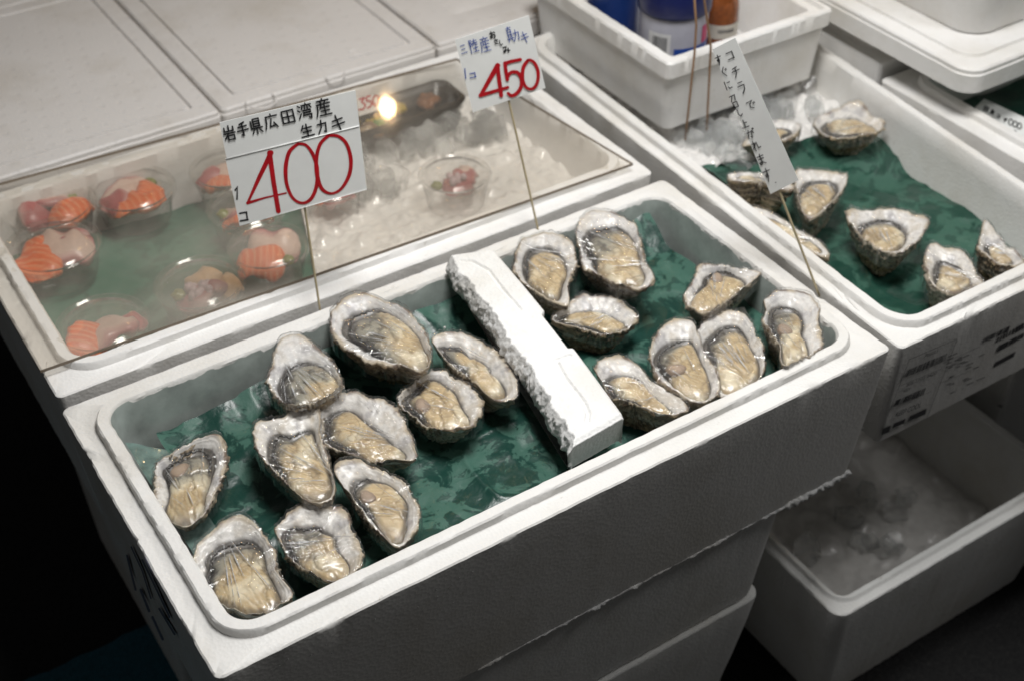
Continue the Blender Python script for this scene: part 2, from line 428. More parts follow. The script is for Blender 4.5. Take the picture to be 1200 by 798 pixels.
def nick(x, z, r):
    y = .0107 * min(1, -z / .15) - .0004
    k = len(V_)
    for j in range(6):
        a = j * math.pi / 3 + rnd.random() * .5; V_.append((x + r * rnd.uniform(.5, 1.2) * math.cos(a), y + .0001, z + r * rnd.uniform(.5, 1.2) * math.sin(a)))
    V_.append((x, y - r * .5, z)); F_.extend([(k + j, k + (j + 1) % 6, k + 6) for j in range(6)])
for i_ in range(90): nick(.592 - .010 * (i_ % 3) + rnd.gauss(0, .0008), -.008 - .0045 * (i_ // 3) + rnd.gauss(0, .001), rnd.uniform(.0003, .0007))
for i_ in range(12):
    for j_ in range(11): nick(.045 + .017 * i_ + rnd.gauss(0, .002), -.018 - .012 * j_ + rnd.gauss(0, .002), rnd.uniform(.0003, .0008))
for i_ in range(60): nick(rnd.uniform(.02, .58), -rnd.uniform(.01, .14), rnd.uniform(.0003, .0007))
nk = mk('surface_nicks', V_, F_, M_FOAM_RAW, main); nk['kind'] = 'stuff'

sash = foam_box('foam_box', 'white foam box of sashimi cups under the clear sheet, behind the oyster box', (0.002, 0.320, 0.598, 0.640), 0, 0.155, M_FOAM, seed=7, bigchip=0.003)
WARP = ((.606, -.004), (.874, -.006), (.934, .62), (.625, .62))
right = foam_box('foam_box', 'white foam box with printed shipping labels holding oysters and ice on the right', (0, 0, 0.30, 0.62), 0, 0.124, M_FOAM_OLD, warp=WARP, seed=13, bigchip=0.003, led=0.010, lipw=0.012, ri=0.035)
foam_box('foam_box', 'dim foam box directly beneath the front oyster box, second in the stack', (0.030, 0.016, 0.522, 0.30), -0.151, 0.128, M_FOAM_LOW, seed=21, ro=.012)
foam_box('foam_box', 'lowest foam box of the front stack with a pale rim edge', (0.034, 0.022, 0.520, 0.31), -0.280, 0.179, M_FOAM_LOW, seed=23, taper=.02, ro=.014)
lower = foam_box('foam_box', 'open empty-looking foam box with ice lumps on the ground at the lower right', (0.572, -0.030, 0.905, 0.34), -0.300, 0.159, M_FOAM_LOW, seed=31, ro=.014, ri=.022, led=.009, lipw=.008, liph=.004, taper=.014, wall=.02, floor=.13)
foam_box('foam_box', 'foam box stack member hidden under the sashimi box', (0.035, 0.33, 0.55, 0.62), -0.156, 0.304, M_FOAM_LOW, seed=33)
foam_box('foam_box', 'dark foam box with black handwriting behind the lower right box', (0.935, 0.09, 1.25, 0.42), -0.13, 0.329, M_FOAM_LOW, seed=35)
farbox = foam_box('foam_box', 'foam box with green sheet and a small price card at the far right edge', (0.912, -0.25, 1.25, 0.332), 0.0, 0.125, M_FOAM, seed=41, led=.018, ri=.035)
foam_box('foam_box', 'white foam box behind the far right box, carrying the overhanging lid', (0.918, 0.340, 1.25, 0.72), 0.012, 0.14, M_FOAM, seed=43, ri=.03)

# lids behind: slabs with a shallow groove near the edge
def slab(name, label, rect, z0, z1, mat, groove=0.022, seed=0, group=None, parent=None, r=0.012, cat='foam lid', deep=.0032):
    pr = [(0.002, z0, r), (-.0013, z0 + .002, r), (-.0013, z1 - .007, r), (0, z1 - .006, r), (0, z1 - .002, r), (.002, z1, r), (groove - .002, z1, r), (groove, z1 - deep, r), (groove + .0022, z1 - deep, r), (groove + .0032, z1, r), (groove + .03, z1, r)]
    A, f = sweep(rect, pr, None, .0004, seed)
    if parent == 'box':
        root = empty('foam_box', (rect[0] + .05, rect[1] + .05, z0 - .15), label, 'foam box', group)
        B, g = sweep((rect[0] + .004, rect[1] + .006, rect[2] - .004, rect[3] - .004), [(0.012, z0 - .15, .01), (0.002, z0 - .02, .01), (.002, z0 - .0005, .01), (.03, z0 - .0004, .01)], None, .0005, seed + 30, ns=30)
        mk('box_body', B, g, M_FOAM_LOW, root)
        return mk('lid', A, f, mat, root, sharp=35)
    o = mk(name, A, f, mat, parent, sharp=35)
    return tag(o, label, cat, group)
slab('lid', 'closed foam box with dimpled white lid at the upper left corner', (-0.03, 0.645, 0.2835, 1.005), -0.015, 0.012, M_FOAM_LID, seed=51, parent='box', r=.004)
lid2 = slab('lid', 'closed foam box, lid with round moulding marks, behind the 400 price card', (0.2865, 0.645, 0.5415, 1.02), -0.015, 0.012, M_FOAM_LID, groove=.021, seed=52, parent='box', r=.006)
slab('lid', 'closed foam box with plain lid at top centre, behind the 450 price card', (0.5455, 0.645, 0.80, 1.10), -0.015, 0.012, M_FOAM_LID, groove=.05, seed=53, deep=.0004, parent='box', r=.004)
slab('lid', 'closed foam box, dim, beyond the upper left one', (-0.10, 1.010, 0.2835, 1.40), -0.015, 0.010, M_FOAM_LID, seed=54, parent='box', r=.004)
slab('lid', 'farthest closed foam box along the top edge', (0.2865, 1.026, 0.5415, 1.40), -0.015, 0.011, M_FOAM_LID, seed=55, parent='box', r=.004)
# round moulding marks
lid2 = lid2.parent
for (px, py, r) in ((306, 118, .016), (392, 88, .011), (415, 62, .006)):
    c = at(px, py, .012)
    v, f = lathe([(r + .0008, -.0004), (r + .0004, .0004), (r, .0005), (r - .0004, .0004), (r - .0008, -.0004)], c, 40)
    mk('moulding_mark', v, f, M_FOAM_LID, lid2)

# upper right: overhanging lid with a crate on it
c = at(1133, 112, .034)
lidr = slab('foam_board', 'thick white foam board overhanging at the upper right under a crate', (c[0] - .006, c[1] - .004, c[0] + .34, c[1] + .50), .034, .062, M_FOAM, groove=.020, seed=56, r=.022, deep=.004, cat='foam board')
A, f = sweep((c[0] + .036, c[1] + .034, c[0] + .31, c[1] + .45), [(.012, .063, .03), (.01, .066, .03), (0.004, .12, .03), (0, .20, .03), (.01, .203, .025), (.02, .203, .02), (.03, .10, .02)], None, .0004, 57)
tag(mk('foam_box', A, f, M_FOAM), 'smooth white foam crate standing on the overhanging board, upper right', 'foam box')

# ------------------------------------------------------------------ foam divider bar
def divider():
    root = empty('divider_bar', (0.35, 0.15, -0.03), 'broken white foam bar laid across the front oyster box', 'divider')
    zb, zf = 0.027, 0.012
    BL, BR = at(527, 300, zb), at(578, 292, zb); FL, FR = at(676, 519, zf), at(731, 487, zf)
    n, m = 330, 60
    u = np.linspace(0, 1, n)[:, None] * np.ones((1, m)); v = np.ones((n, 1)) * np.linspace(0, 1, m)[None, :]
    def P(u, v): return (BL[None, None] * ((1 - u) * (1 - v))[..., None] + BR * ((1 - u) * v)[..., None] + FL * (u * (1 - v))[..., None] + FR * (u * v)[..., None])
    ph = P(u, v)
    bulge = 0.0045 * np.sin(np.pi * u) ** 1.0
    jag = fbm(u * 22, u * 0, seed=4) * 0.0040 + fbm(u * 75, u * 0, seed=6) * 0.0016
    ph[..., 0] += (1 - v) ** 3 * jag + bulge * 0.6
    # step on the far edge
    ph[..., 0] -= v ** 4 * 0.003 * sstep(.40, .42, u) * (1 - sstep(.62, .63, u)) * 1.4
    def grooved(pts):
        pw = np.array([at(px, py, .02)[:2] for px, py in pts]); d = np.full(u.shape, 9.0)
        for a, b in zip(pw[:-1], pw[1:]):
            ab = b - a; t = np.clip(((ph[..., :2] - a) @ ab) / (ab @ ab), 0, 1)
            d = np.minimum(d, np.linalg.norm(ph[..., :2] - (a + t[..., None] * ab), axis=-1))
        return d
    d = np.minimum(grooved([(540, 313), (553, 313), (572, 322), (588, 342), (609, 364)]), grooved([(668, 413), (651, 419), (664, 440), (684, 463), (690, 476), (688, 485)]))
    ph[..., 2] -= 0.0022 * (1 - sstep(.0010, .0022, d))
    ph[..., 2] += fbm(ph[..., 0] * 300, ph[..., 1] * 300, seed=2) * .00035 - 0.0015 * sstep(.96, 1, v) - .002 * sstep(.98, 1, u) - .0012 * sstep(.98, 1, 1 - v) * (1 + jag * 200)
    vs = list(ph.reshape(-1, 3)); fs = [t[::-1] for t in grid_faces(n, m)]
    top = np.arange(n * m).reshape(n, m)
    loop = list(top[:, 0]) + list(top[-1, 1:]) + list(top[::-1, -1][1:]) + list(top[0, ::-1][1:-1])
    kind = [0] * n + [1] * (m - 1) + [2] * (n - 1) + [3] * (m - 2)
    L = len(loop); rows = 16; prev = loop; cen = ph.reshape(-1, 3).mean(0)
    for r in range(1, rows + 1):
        base = np.array([vs[i] for i in loop]); dz = -0.027 * r / rows
        q = base.copy(); q[:, 2] += dz
        k = np.array(kind)
        rough = np.where((k == 0), 0.0028, 0.0006) * min(1, r / 3)
        nn = fbm(q[:, 0] * 230, q[:, 1] * 230, q[:, 2] * 230, 9)
        q[:, 0] += nn * rough; q[:, 1] += np.where(k == 0, .5, .2) * rough * vn(q[:, 0] * 300, q[:, 1] * 300, q[:, 2] * 300, 3)
        q[:, 0] += np.where(k == 0, -0.0050 * math.sin(min(r / 9, 1) * math.pi / 2) + .006 * max(0, r - 9) / 7, 0)
        q[:, 1] += np.where(k == 1, 0.004 * r / rows, 0)
        st = len(vs); vs += list(q); cur = list(range(st, st + L))
        fs += [(prev[j], cur[j], cur[(j + 1) % L], prev[(j + 1) % L])[::1] for j in range(L)]
        prev = cur
    fs.append(tuple(prev))
    fs = [f[::-1] for f in fs]
    o = mk('bar_body', vs, fs, M_FOAM_RAW, root)
divider()

# ------------------------------------------------------------------ green sheets
def sheet(label, FL, FR, BR, BL, zf, mat, n=150, m=150, amp=0.005, seed=0, edge=.004, sc=14):
    FL, FR, BR, BL = [np.array(p[:2], float) for p in (FL, FR, BR, BL)]
    v, u = np.meshgrid(np.linspace(0, 1, n), np.linspace(0, 1, m), indexing='ij')
    P = FL * ((1 - u) * (1 - v))[..., None] + FR * (u * (1 - v))[..., None] + BR * (u * v)[..., None] + BL * ((1 - u) * v)[..., None]
    e = edge * fbm(P[..., 0] * 25, P[..., 1] * 25, seed=seed + 40)
    P[..., 1] += e * (v > .5) * v; P[..., 0] += e * np.where(u > .5, u, u - 1)
    x, y = P[..., 0], P[..., 1]
    wx = x + .010 * fbm(x * 14, y * 14, seed=seed + 1, o=3); wy = y + .010 * fbm(x * 14, y * 14, seed=seed + 2, o=3)
    rnd = random.Random(seed); z = 0 * x
    for k in range(16):
        a = rnd.uniform(0, math.pi); f = rnd.choice((9, 13, 20, 31, 47)) * rnd.uniform(.8, 1.3)
        ph = (wx * math.cos(a) + wy * math.sin(a)) * f + rnd.random()
        tri = np.abs(ph - np.floor(ph) - .5) * 2
        msk = sstep(-.25, .30, vn(x * f * .35 + k * 7, y * f * .35, seed=seed + k))
        z = z + (tri - .5) * msk / f * 11
    rid = 1 - np.abs(fbm(wx * sc, wy * sc * .8, seed=seed + 3, o=2)) * 2.4
    z = zf(x, y) + amp * (.55 * z + np.maximum(rid, 0) ** 4 * .6) + amp * .06 * fbm(x * 120, y * 120, seed=seed + 9)
    vs = np.column_stack([x.ravel(), y.ravel(), z.ravel()])
    return tag(mk('green_sheet', vs, grid_faces(n, m), mat), label, 'liner sheet')
def zmain(x, y):
    return -0.034 + 0.021 * sstep(.235, .285, y) * sstep(.05, .16, x) + .006 * sstep(.50, .57, x) + .010 * sstep(.085, .035, x) + .004 * fbm(x * 6, y * 6, seed=70)
sheet('crumpled wet green sheet lining the front oyster box', (.040, .026), (.572, .026), (.560, .283), (.062, .268), zmain, M_GREEN, 190, 330, .0048, 1)
def zright(x, y):
    return -0.052 + 0.018 * sstep(.20, .33, y) + .010 * sstep(.70, .64, x) + .006 * fbm(x * 7, y * 7, seed=71)
sheet('crumpled green sheet under the oysters of the right box', (.634, .008), (.845, .008), at(1042, 150, -.045), at(818, 190, -.030), zright, M_GREEN2, 200, 150, .0065, 11, .006, 12)
sheet('smooth green sheet under the sashimi cups', (.028, .350), at(372, 318, -.05), at(345, 205, -.05), (.030, .606), lambda x, y: -.050 + 0 * x, green('clear_green_paper', (0.05, 0.155, 0.105), (0.03, 0.105, 0.07), (0.08, 0.20, 0.14), 12), 90, 90, .0015, 21)
sheet('dark green sheet inside the far right box', (.945, -.2), (1.22, -.2), (1.22, .30), (.945, .30), lambda x, y: -.045 + 0 * x, M_GREEN2, 90, 90, .003, 31)
# pale wet strip at the left end of the front box and tape on its inner wall
xs = np.linspace(0, 1, 30); ys = np.linspace(0, 1, 50)
vv, uu = np.meshgrid(ys, xs, indexing='ij')
X = .034 + uu * .026; Y = .05 + vv * .215 - uu * .02; Z = zmain(X, Y) + .0045 - .002 * uu + .002 * fbm(X * 60, Y * 60, seed=5)
tag(mk('wet_film_strip', np.column_stack([X.ravel(), Y.ravel(), Z.ravel()]), grid_faces(50, 30), plain('wet_film_grey', (0.16, 0.24, 0.215), 0.25, coat=.5, nz=.5, ns=90)), 'pale translucent wet strip at the left end of the front box', 'film strip')

# ------------------------------------------------------------------ oysters
def closed(pts, n=500):
    p = np.array(pts, float); k = len(p); out = []
    per = n // k + 1
    for i in range(k):
        p0, p1, p2, p3 = p[(i - 1) % k], p[i], p[(i + 1) % k], p[(i + 2) % k]
        for j in range(per):
            t = j / per
            out.append(.5 * ((2 * p1) + (-p0 + p2) * t + (2 * p0 - 5 * p1 + 4 * p2 - p3) * t * t + (-p0 + 3 * p1 - 3 * p2 + p3) * t ** 3))
    return np.array(out)
def radial(pts, c, th):
    d = pts - c; a = np.arctan2(d[:, 1], d[:, 0]); r = np.hypot(d[:, 0], d[:, 1])
    o = np.argsort(a); a = a[o]; r = r[o]
    R = np.interp(th, np.concatenate([a - 2 * np.pi, a, a + 2 * np.pi]), np.tile(r, 3))
    k = np.array([1, 3, 4, 3, 1]) / 12
    return sum(np.roll(R, s) * w for s, w in zip((-2, -1, 0, 1, 2), k))
NA = 168
DBG = False
TH = np.linspace(-np.pi, np.pi, NA, endpoint=False)
def oyster(label, org, sc, rim, meat, zr=0.0, zb=-0.034, warm=0.5, grey=90, gamt=0.5, muscle=None, gather=None, folds=1.0, crust=0.5, group='opened oysters in the front box', seed=0, deep=0.0075):
    """rim and meat outlines as read off the photograph, laid out in the horizontal plane of the shell's rim"""
    W3 = lambda p: at(org[0] + p[0] / sc, org[1] + p[1] / sc, zr)[:2]
    rp = closed([W3(p) for p in rim]); mp = closed([W3(p) for p in meat])
    c = mp.mean(0)
    rr = radial(rp, c, TH); rm = radial(mp, c, TH)
    ca, sa = np.cos(TH), np.sin(TH)
    rr = rr * (1 + 0.018 * vn(ca * 5, sa * 5, seed, seed) + 0.020 * vn(ca * 15, sa * 15, seed, seed + 1)) + 0.0009 * vn(ca * 34, sa * 34, 0, seed)
    rm = np.minimum(rm * 1.05, rr - 0.0024)
    size = rr.mean()
    root = empty('oyster', (c[0], c[1], zb), label, 'oyster', group)
    rimz = 0.0022 * vn(ca * 1.6, sa * 1.6, 3, seed + 2) + 0.0010 * vn(ca * 7, sa * 7, 3, seed + 3)
    pts = []; cols = []; mi = []
    def addring(r, z, col):
        pts.append(np.column_stack([c[0] + r * ca, c[1] + r * sa, zr + z])); cols.append(np.broadcast_to(col, (NA, 3)) if np.ndim(col) == 1 else col)
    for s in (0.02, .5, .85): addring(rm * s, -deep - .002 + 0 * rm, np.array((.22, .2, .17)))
    nq = 13
    nac = np.array((.83, .815, .79)) + np.array((.015, -.01, -.05)) * warm
    for i in range(nq + 1):
        q = i / nq
        r = rm + (rr - rm) * q
        wid = np.clip((rr - rm) / .012, .25, 1.4)
        z = -deep * (1 - q) ** (1.1 + .6 * wid) + rimz * q ** 2 + .0011 * vn(ca * r * 260, sa * r * 260, 0, seed + 4) * q * (1 - q) * 3 + .0010 * q * fbm(ca * 16, sa * 16, q * .8, seed + 41) + .0005 * q * np.sin(q * 26 + 4 * vn(ca * 3, sa * 3, 0, seed + 40)) - .0006 * (q > .97)
        x = r * ca; y = r * sa
        n1 = fbm(x * 110, y * 110, 0, seed + 5); n2 = fbm(x * 320, y * 320, 0, seed + 6)
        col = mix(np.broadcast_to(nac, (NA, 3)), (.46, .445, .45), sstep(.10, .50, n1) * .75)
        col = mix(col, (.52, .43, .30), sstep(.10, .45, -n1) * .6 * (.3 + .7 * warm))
        col = mix(col, (.06, .05, .04), (1 - sstep(.04, .24 + .12 * n2, q)) * .95)  # cavity shade painted into the nacre next to the meat
        gl = .5 + .5 * np.sin(q * 26 + 5 * n1 + 2 * vn(ca * 3, sa * 3, 0, seed + 40))
        col = mix(col, (.50, .46, .42), gl ** 4 * .40 * sstep(.25, .7, q))
        fl = fbm(ca * 16, sa * 16, q * .8, seed + 41)
        col = mix(col, (.42, .37, .31), sstep(.10, .5, fl) * .55 * sstep(.35, 1, q))
        patch = sstep(.0, .35, vn(ca * 2.4, sa * 2.4, 9, seed + 42))
        ed = sstep(.80 - .22 * patch + .16 * n2, .99 - .05 * patch, q)
        col = mix(col, mix(np.broadcast_to(np.array((.52, .43, .30)), (NA, 3)), (.15, .09, .05), sstep(-.05, .30, n1 + .5 * n2)), ed * .92)
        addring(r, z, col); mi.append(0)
    h = zr - zb
    nd = 26
    if DBG: print('OY', seed, 'x %.3f %.3f y %.3f %.3f' % ((c[0] + rr * ca).min(), (c[0] + rr * ca).max(), (c[1] + rr * sa).min(), (c[1] + rr * sa).max()), zr)
    for i in range(1, nd + 1):
        d = i / nd
        lay = d * 6.0 + .9 * fbm(ca * 2.2, sa * 2.2, d * 2, seed + 7)
        fr = lay - np.floor(lay)
        r = (rr + .0009) * (1 - .60 * d ** 1.12) - fr * .0030 * (1 + .5 * vn(ca * 6, sa * 6, d, seed)) + .0026 * fbm(ca * 9, sa * 9, d * 5, seed + 8) + .0006 * min(i, 2)
        r = r + .0030 * np.maximum(0, vn(ca * 9, sa * 9, 4, seed + 14)) * (1 if i < 4 else 0) * (1 - .2 * i)
        z = rimz * (1 - d) - .0009 - h * d * (1 + .12 * vn(ca * 3, sa * 3, 1, seed + 9) * (1 - d)) + .0008 * vn(ca * 14, sa * 14, d * 8, seed + 10)
        n1 = fbm(ca * 4, sa * 4, d * 3, seed + 11); n2 = fbm(ca * 18, sa * 18, d * 9, seed + 12)
        ly = np.floor(lay)
        pick = _hash(ly.astype(np.int64), np.zeros(NA, np.int64), np.zeros(NA, np.int64), seed)
        col = mix(mix(np.broadcast_to(np.array((.52, .38, .22)), (NA, 3)), (.66, .58, .46), sstep(.3, .9, pick)), (.20, .13, .07), sstep(.12, .5, n1 + .6 * n2 + (crust - .5)))
        col = mix(col, (.045, .032, .035), sstep(.28, .55, n2) * .8)
        col = mix(col, (.58, .54, .48), sstep(.20, .5, -n2 + .3 * n1) * .7)
        col = mix(col, (.17, .15, .075), sstep(.15, .5, -n1) * .5)
        col = mix(col, (.05, .035, .025), (fr > .9) * .7)
        addring(r, z, col)
    A = np.concatenate(pts); Cc = np.concatenate(cols); nr = len(pts)
    fs = grid_faces(nr, NA, True)
    fs.append(tuple(range(NA))[::-1]); fs.append(tuple((nr - 1) * NA + k for k in range(NA)))
    midx = [1 if (i // NA) >= 3 + nq else 0 for i in range((nr - 1) * NA)] + [0, 1]
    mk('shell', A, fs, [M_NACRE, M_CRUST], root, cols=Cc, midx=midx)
    # meat: drawn back from the shell on its grey side, where the cavity's shadow is painted dark
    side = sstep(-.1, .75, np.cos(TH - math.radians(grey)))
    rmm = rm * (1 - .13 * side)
    ns = 34; pts = []; cols = []
    g = math.radians(grey); gx, gy = math.cos(g), math.sin(g)
    for i in range(ns + 1):
        s = i / ns
        r = rmm * 1.01 * s + .0001
        x = r * ca; y = r * sa
        lx = (x * gx + y * gy) / size; ly = (-x * gy + y * gx) / size
        f1 = fbm(x * 60, y * 60, 0, seed + 20, 3)
        wx2 = x + .004 * f1; wy2 = y + .004 * fbm(x * 60 + 9, y * 60, 0, seed + 23, 3)
        fold = np.maximum(0, 1 - np.abs(vn(wx2 * 85, wy2 * 60, 2, seed + 21)) * 4)
        vein = np.maximum(0, 1 - np.abs(vn(wx2 * 190, wy2 * 150, 3, seed + 24)) * 3.5)
        z = -deep + .0004 + (deep - .0012) * (1 - s ** 5) ** .7 + .0011 * f1 * (1 - s ** 6) - .0014 * fold ** 1.5 * (1 - s ** 8) - .0004 * vein * (1 - s ** 8)
        frill = sstep(.70, .90, s) * (.25 + .75 * sstep(-.2, .3, vn(ca * 1.5, sa * 1.5, 5, seed)))
        z = z + .0006 * frill * np.sin(TH * 52 + 8 * vn(ca * 3, sa * 3, 0, seed))
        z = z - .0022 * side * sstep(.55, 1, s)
        n2 = fbm(x * 190, y * 190, 0, seed + 22)
        body = mix(np.broadcast_to(np.array((.60, .455, .255)), (NA, 3)) * (1 + .12 * (warm - .5)), (.80, .70, .50), sstep(-.02, .38, f1))
        body = mix(body, (.33, .235, .12), sstep(.0, .4, n2 - f1 * .5) * .45)
        stri = .5 + .5 * np.sin(ly * 60 + 7 * f1 + 2 * n2)
        body = mix(body, (.72, .64, .47), stri ** 3 * .35)
        body = mix(body, (.30, .22, .12), vein ** 1.5 * .55)
        gm = sstep(.68 - gamt, 1.15 - gamt, lx + .45 * f1 + .25)
        body = mix(body, mix(np.broadcast_to(np.array((.30, .29, .24)), (NA, 3)), (.10, .10, .09), sstep(.0, .45, n2 + .5 * f1 + .4 * vein)), gm * .9)
        body = mix(body, (.16, .12, .075), fold ** 1.5 * .35)
        mantle_shade = sstep(.80 - .12 * side, .94, s + .06 * n2) * np.clip(.25 + .5 * sstep(-.2, .35, vn(ca * 1.6, sa * 1.6, 8, seed)) + .7 * side, 0, 1)  # dark mantle edge, its grey side painted darker as the cavity's shadow
        body = mix(body, (.045, .037, .03), mantle_shade * .95)
        pts.append(np.column_stack([c[0] + x, c[1] + y, zr + z])); cols.append(body)
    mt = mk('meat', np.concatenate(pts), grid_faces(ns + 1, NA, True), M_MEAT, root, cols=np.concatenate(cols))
    # dark ruffled mantle edge along the grey side, deepening the painted cavity shadow
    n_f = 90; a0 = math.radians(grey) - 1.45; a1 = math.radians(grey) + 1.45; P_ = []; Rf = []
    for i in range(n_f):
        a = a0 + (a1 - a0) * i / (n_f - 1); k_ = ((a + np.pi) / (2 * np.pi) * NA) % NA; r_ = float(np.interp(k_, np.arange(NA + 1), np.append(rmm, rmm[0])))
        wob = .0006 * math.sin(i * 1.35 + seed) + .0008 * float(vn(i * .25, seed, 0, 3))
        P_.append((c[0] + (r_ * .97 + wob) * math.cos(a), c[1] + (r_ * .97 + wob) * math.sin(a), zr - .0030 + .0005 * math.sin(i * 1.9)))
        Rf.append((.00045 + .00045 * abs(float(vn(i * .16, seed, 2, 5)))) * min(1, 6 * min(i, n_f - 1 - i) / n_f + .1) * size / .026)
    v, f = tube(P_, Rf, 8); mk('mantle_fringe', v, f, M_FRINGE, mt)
    if muscle:
        w = W3(muscle); k1, k2 = 16, 28; v = []; cc = []
        ra, rb = size * .20, size * .27; ang = g + .3 + seed
        for i in range(k1):
            s = i / (k1 - 1)
            for j in range(k2):
                a = 2 * np.pi * j / k2; rj = 1 + .08 * math.sin(3 * a + seed)
                ex, ey = ra * s * math.cos(a) * rj, rb * s * math.sin(a) * rj
                v.append((w[0] + ex * math.cos(ang) - ey * math.sin(ang), w[1] + ex * math.sin(ang) + ey * math.cos(ang), zr - .0006 + .0012 * (1 - s ** 3) - .002 * max(0, s - .8) / .2))
                tt = s ** 2
                cc.append((.40 - .16 * tt, .31 - .14 * tt, .235 - .12 * tt))
        mk('adductor_muscle', v, grid_faces(k1, k2, True), M_MEAT, mt, cols=np.array(cc))
    # cling film stretched over the rim, gathered at one point
    ga = math.radians(gather if gather is not None else grey + 180)
    gp = np.array([math.cos(ga), math.sin(ga)]) * size * 1.15
    nf = 44; pts = []; fc = []
    for i in range(nf + 1):
        s = i / (nf - 6)
        r = rr * min(s, 1.0) + (.0012 if s >= .97 else 0) + .0001
        x = r * ca; y = r * sa
        dx, dy = x - gp[0], y - gp[1]; D = np.hypot(dx, dy); an = np.arctan2(dy, dx)
        fan = np.arctan2(dy * gp[0] - dx * gp[1], -(dx * gp[0] + dy * gp[1]))
        w1 = 1 - np.abs(vn(fan * 13, D * 14, 0, seed + 30)) * 2; w2 = 1 - np.abs(vn(fan * 34 + 7, D * 20, 0, seed + 31)) * 2
        msk = sstep(-.25, .35, vn(x * 55, y * 55, 0, seed + 32)) * np.clip(D / size, .15, 1.2)
        wr = (.0016 * np.maximum(w1, 0) ** 4 + .0010 * np.maximum(w2, 0) ** 3) * msk * (.25 + folds)
        ss = min(s, 1.0)
        z = rimz * ss ** 2 + .0010 - .0006 * (1 - ss ** 2) + wr + .0006 * vn(x * 60, y * 60, 0, seed + 33)
        fc.append(np.column_stack([fan / 6 + .5, np.clip(D * 8, 0, 1), np.full(NA, (seed % 97) / 97)]))
        if s > 1: z = z - h * .45 * ((s - 1) / (6 / (nf - 6))) ** 1.2; r = r * (1 - .05 * (s - 1) * 6)
        pts.append(np.column_stack([c[0] + x, c[1] + y, zr + z]))
    mk('plastic_wrap', np.concatenate(pts), grid_faces(nf + 1, NA, True), M_FILM, root, cols=np.concatenate(fc))
    # taut creases of the film, running out from the gather, whitened as painted glints
    rnd = random.Random(seed * 3 + 1); V_ = []; F_ = []
    gw = gp; base_a = math.atan2(-gp[1], -gp[0])
    for q in range(int(3 + 9 * folds)):
        a = base_a + rnd.gauss(0, .30); d0 = size * rnd.uniform(.25, 1.2); d1 = d0 + size * rnd.uniform(.35, 1.1)
        pts = []
        for k in range(12):
            D = d0 + (d1 - d0) * k / 11; x = gw[0] + D * math.cos(a); y = gw[1] + D * math.sin(a)
            th = math.atan2(y, x); kk = ((th + np.pi) / (2 * np.pi) * NA) % NA
            r_ = float(np.interp(kk, np.arange(NA + 1), np.append(rr, rr[0]))); rz = float(np.interp(kk, np.arange(NA + 1), np.append(rimz, rimz[0])))
            s_ = math.hypot(x, y) / r_
            if s_ > .97: continue
            pts.append((c[0] + x, c[1] + y, zr + rz * s_ ** 2 + .0014 - .0006 * (1 - s_ ** 2)))
        if len(pts) < 4: continue
        w_ = rnd.uniform(.00016, .00042)
        v, f = tube(pts, [w_ * min(1, .2 + 3 * min(i, len(pts) - 1 - i) / len(pts)) for i in range(len(pts))], 6, cap=False)
        k = len(V_); V_ += v; F_ += [tuple(i + k for i in t) for t in f]
    if V_: mk('film_creases', V_, F_, M_CREASE, root)['kind'] = 'stuff'
    return root

FR1 = 'opened oysters in the front box'; FR2 = 'opened oysters in the right box'
C1 = ((150, 480), 3.07); C2 = ((300, 520), 4.435); C3 = ((290, 320), 3.99); C4 = ((280, 440), 4.695)
C5 = ((450, 380), 5.32); C6 = ((590, 230), 4.695); C7 = ((680, 300), 3.8); C8 = ((820, 100), 2.955); C9 = ((370, 330), 6.653)
oyster('narrow upright oyster nearest the left end of the front box', *C1,
  [(330,90),(345,125),(355,170),(345,220),(325,270),(300,330),(265,385),(210,420),(160,405),(120,395),(95,350),(88,310),(95,260),(93,210),(110,180),(150,160),(210,125),(270,100)],
  [(245,125),(285,130),(305,165),(290,230),(270,290),(265,350),(235,385),(180,395),(140,370),(135,340),(150,290),(140,240),(125,205),(165,170),(205,140)],
  zr=-.004, grey=75, gamt=.45, muscle=(185,215), gather=-100, folds=.3, seed=101, crust=.4)
oyster('large round oyster in the front left corner of the front box', *C1,
  [(395,370),(430,385),(465,420),(505,470),(530,510),(530,570),(545,600),(600,665),(560,700),(500,740),(440,735),(380,715),(310,680),(270,630),(240,580),(235,520),(250,480),(290,440),(320,410),(355,380)],
  [(400,460),(440,460),(475,490),(490,560),(520,620),(540,680),(500,715),(440,720),(380,705),(320,680),(280,640),(275,600),(290,560),(280,530),(310,490),(350,470)],
  zr=-.003, grey=110, gamt=.55, gather=80, folds=.9, seed=102, crust=.6)
oyster('greyish oyster against the front wall, right of the corner oyster', *C2,
  [(225,308),(290,315),(370,320),(450,325),(480,370),(500,440),(540,520),(552,580),(535,650),(470,690),(400,710),(340,700),(260,660),(210,620),(160,570),(120,500),(100,450),(120,400),(160,350)],
  [(190,415),(250,420),(310,410),(350,440),(400,470),(410,530),(450,570),(470,620),(440,670),(380,690),(300,665),(240,640),(190,590),(150,530),(135,470),(150,430)],
  zr=-.004, grey=120, gamt=.7, gather=-20, folds=.6, seed=103)
oyster('oyster with rough brown shell side, near the middle of the front wall', *C2,
  [(470,75),(540,80),(600,110),(660,130),(740,175),(790,210),(800,250),(835,300),(850,380),(830,450),(790,500),(740,530),(690,500),(640,450),(590,400),(540,330),(500,280),(460,230),(420,170),(400,120),(430,90)],
  [(560,165),(620,175),(690,195),(740,240),(775,290),(770,350),(765,430),(740,480),(690,470),(650,420),(600,360),(540,310),(500,260),(495,215),(520,180)],
  zr=.002, grey=150, gamt=.25, muscle=(580,270), gather=-60, folds=.5, seed=104, crust=.75)
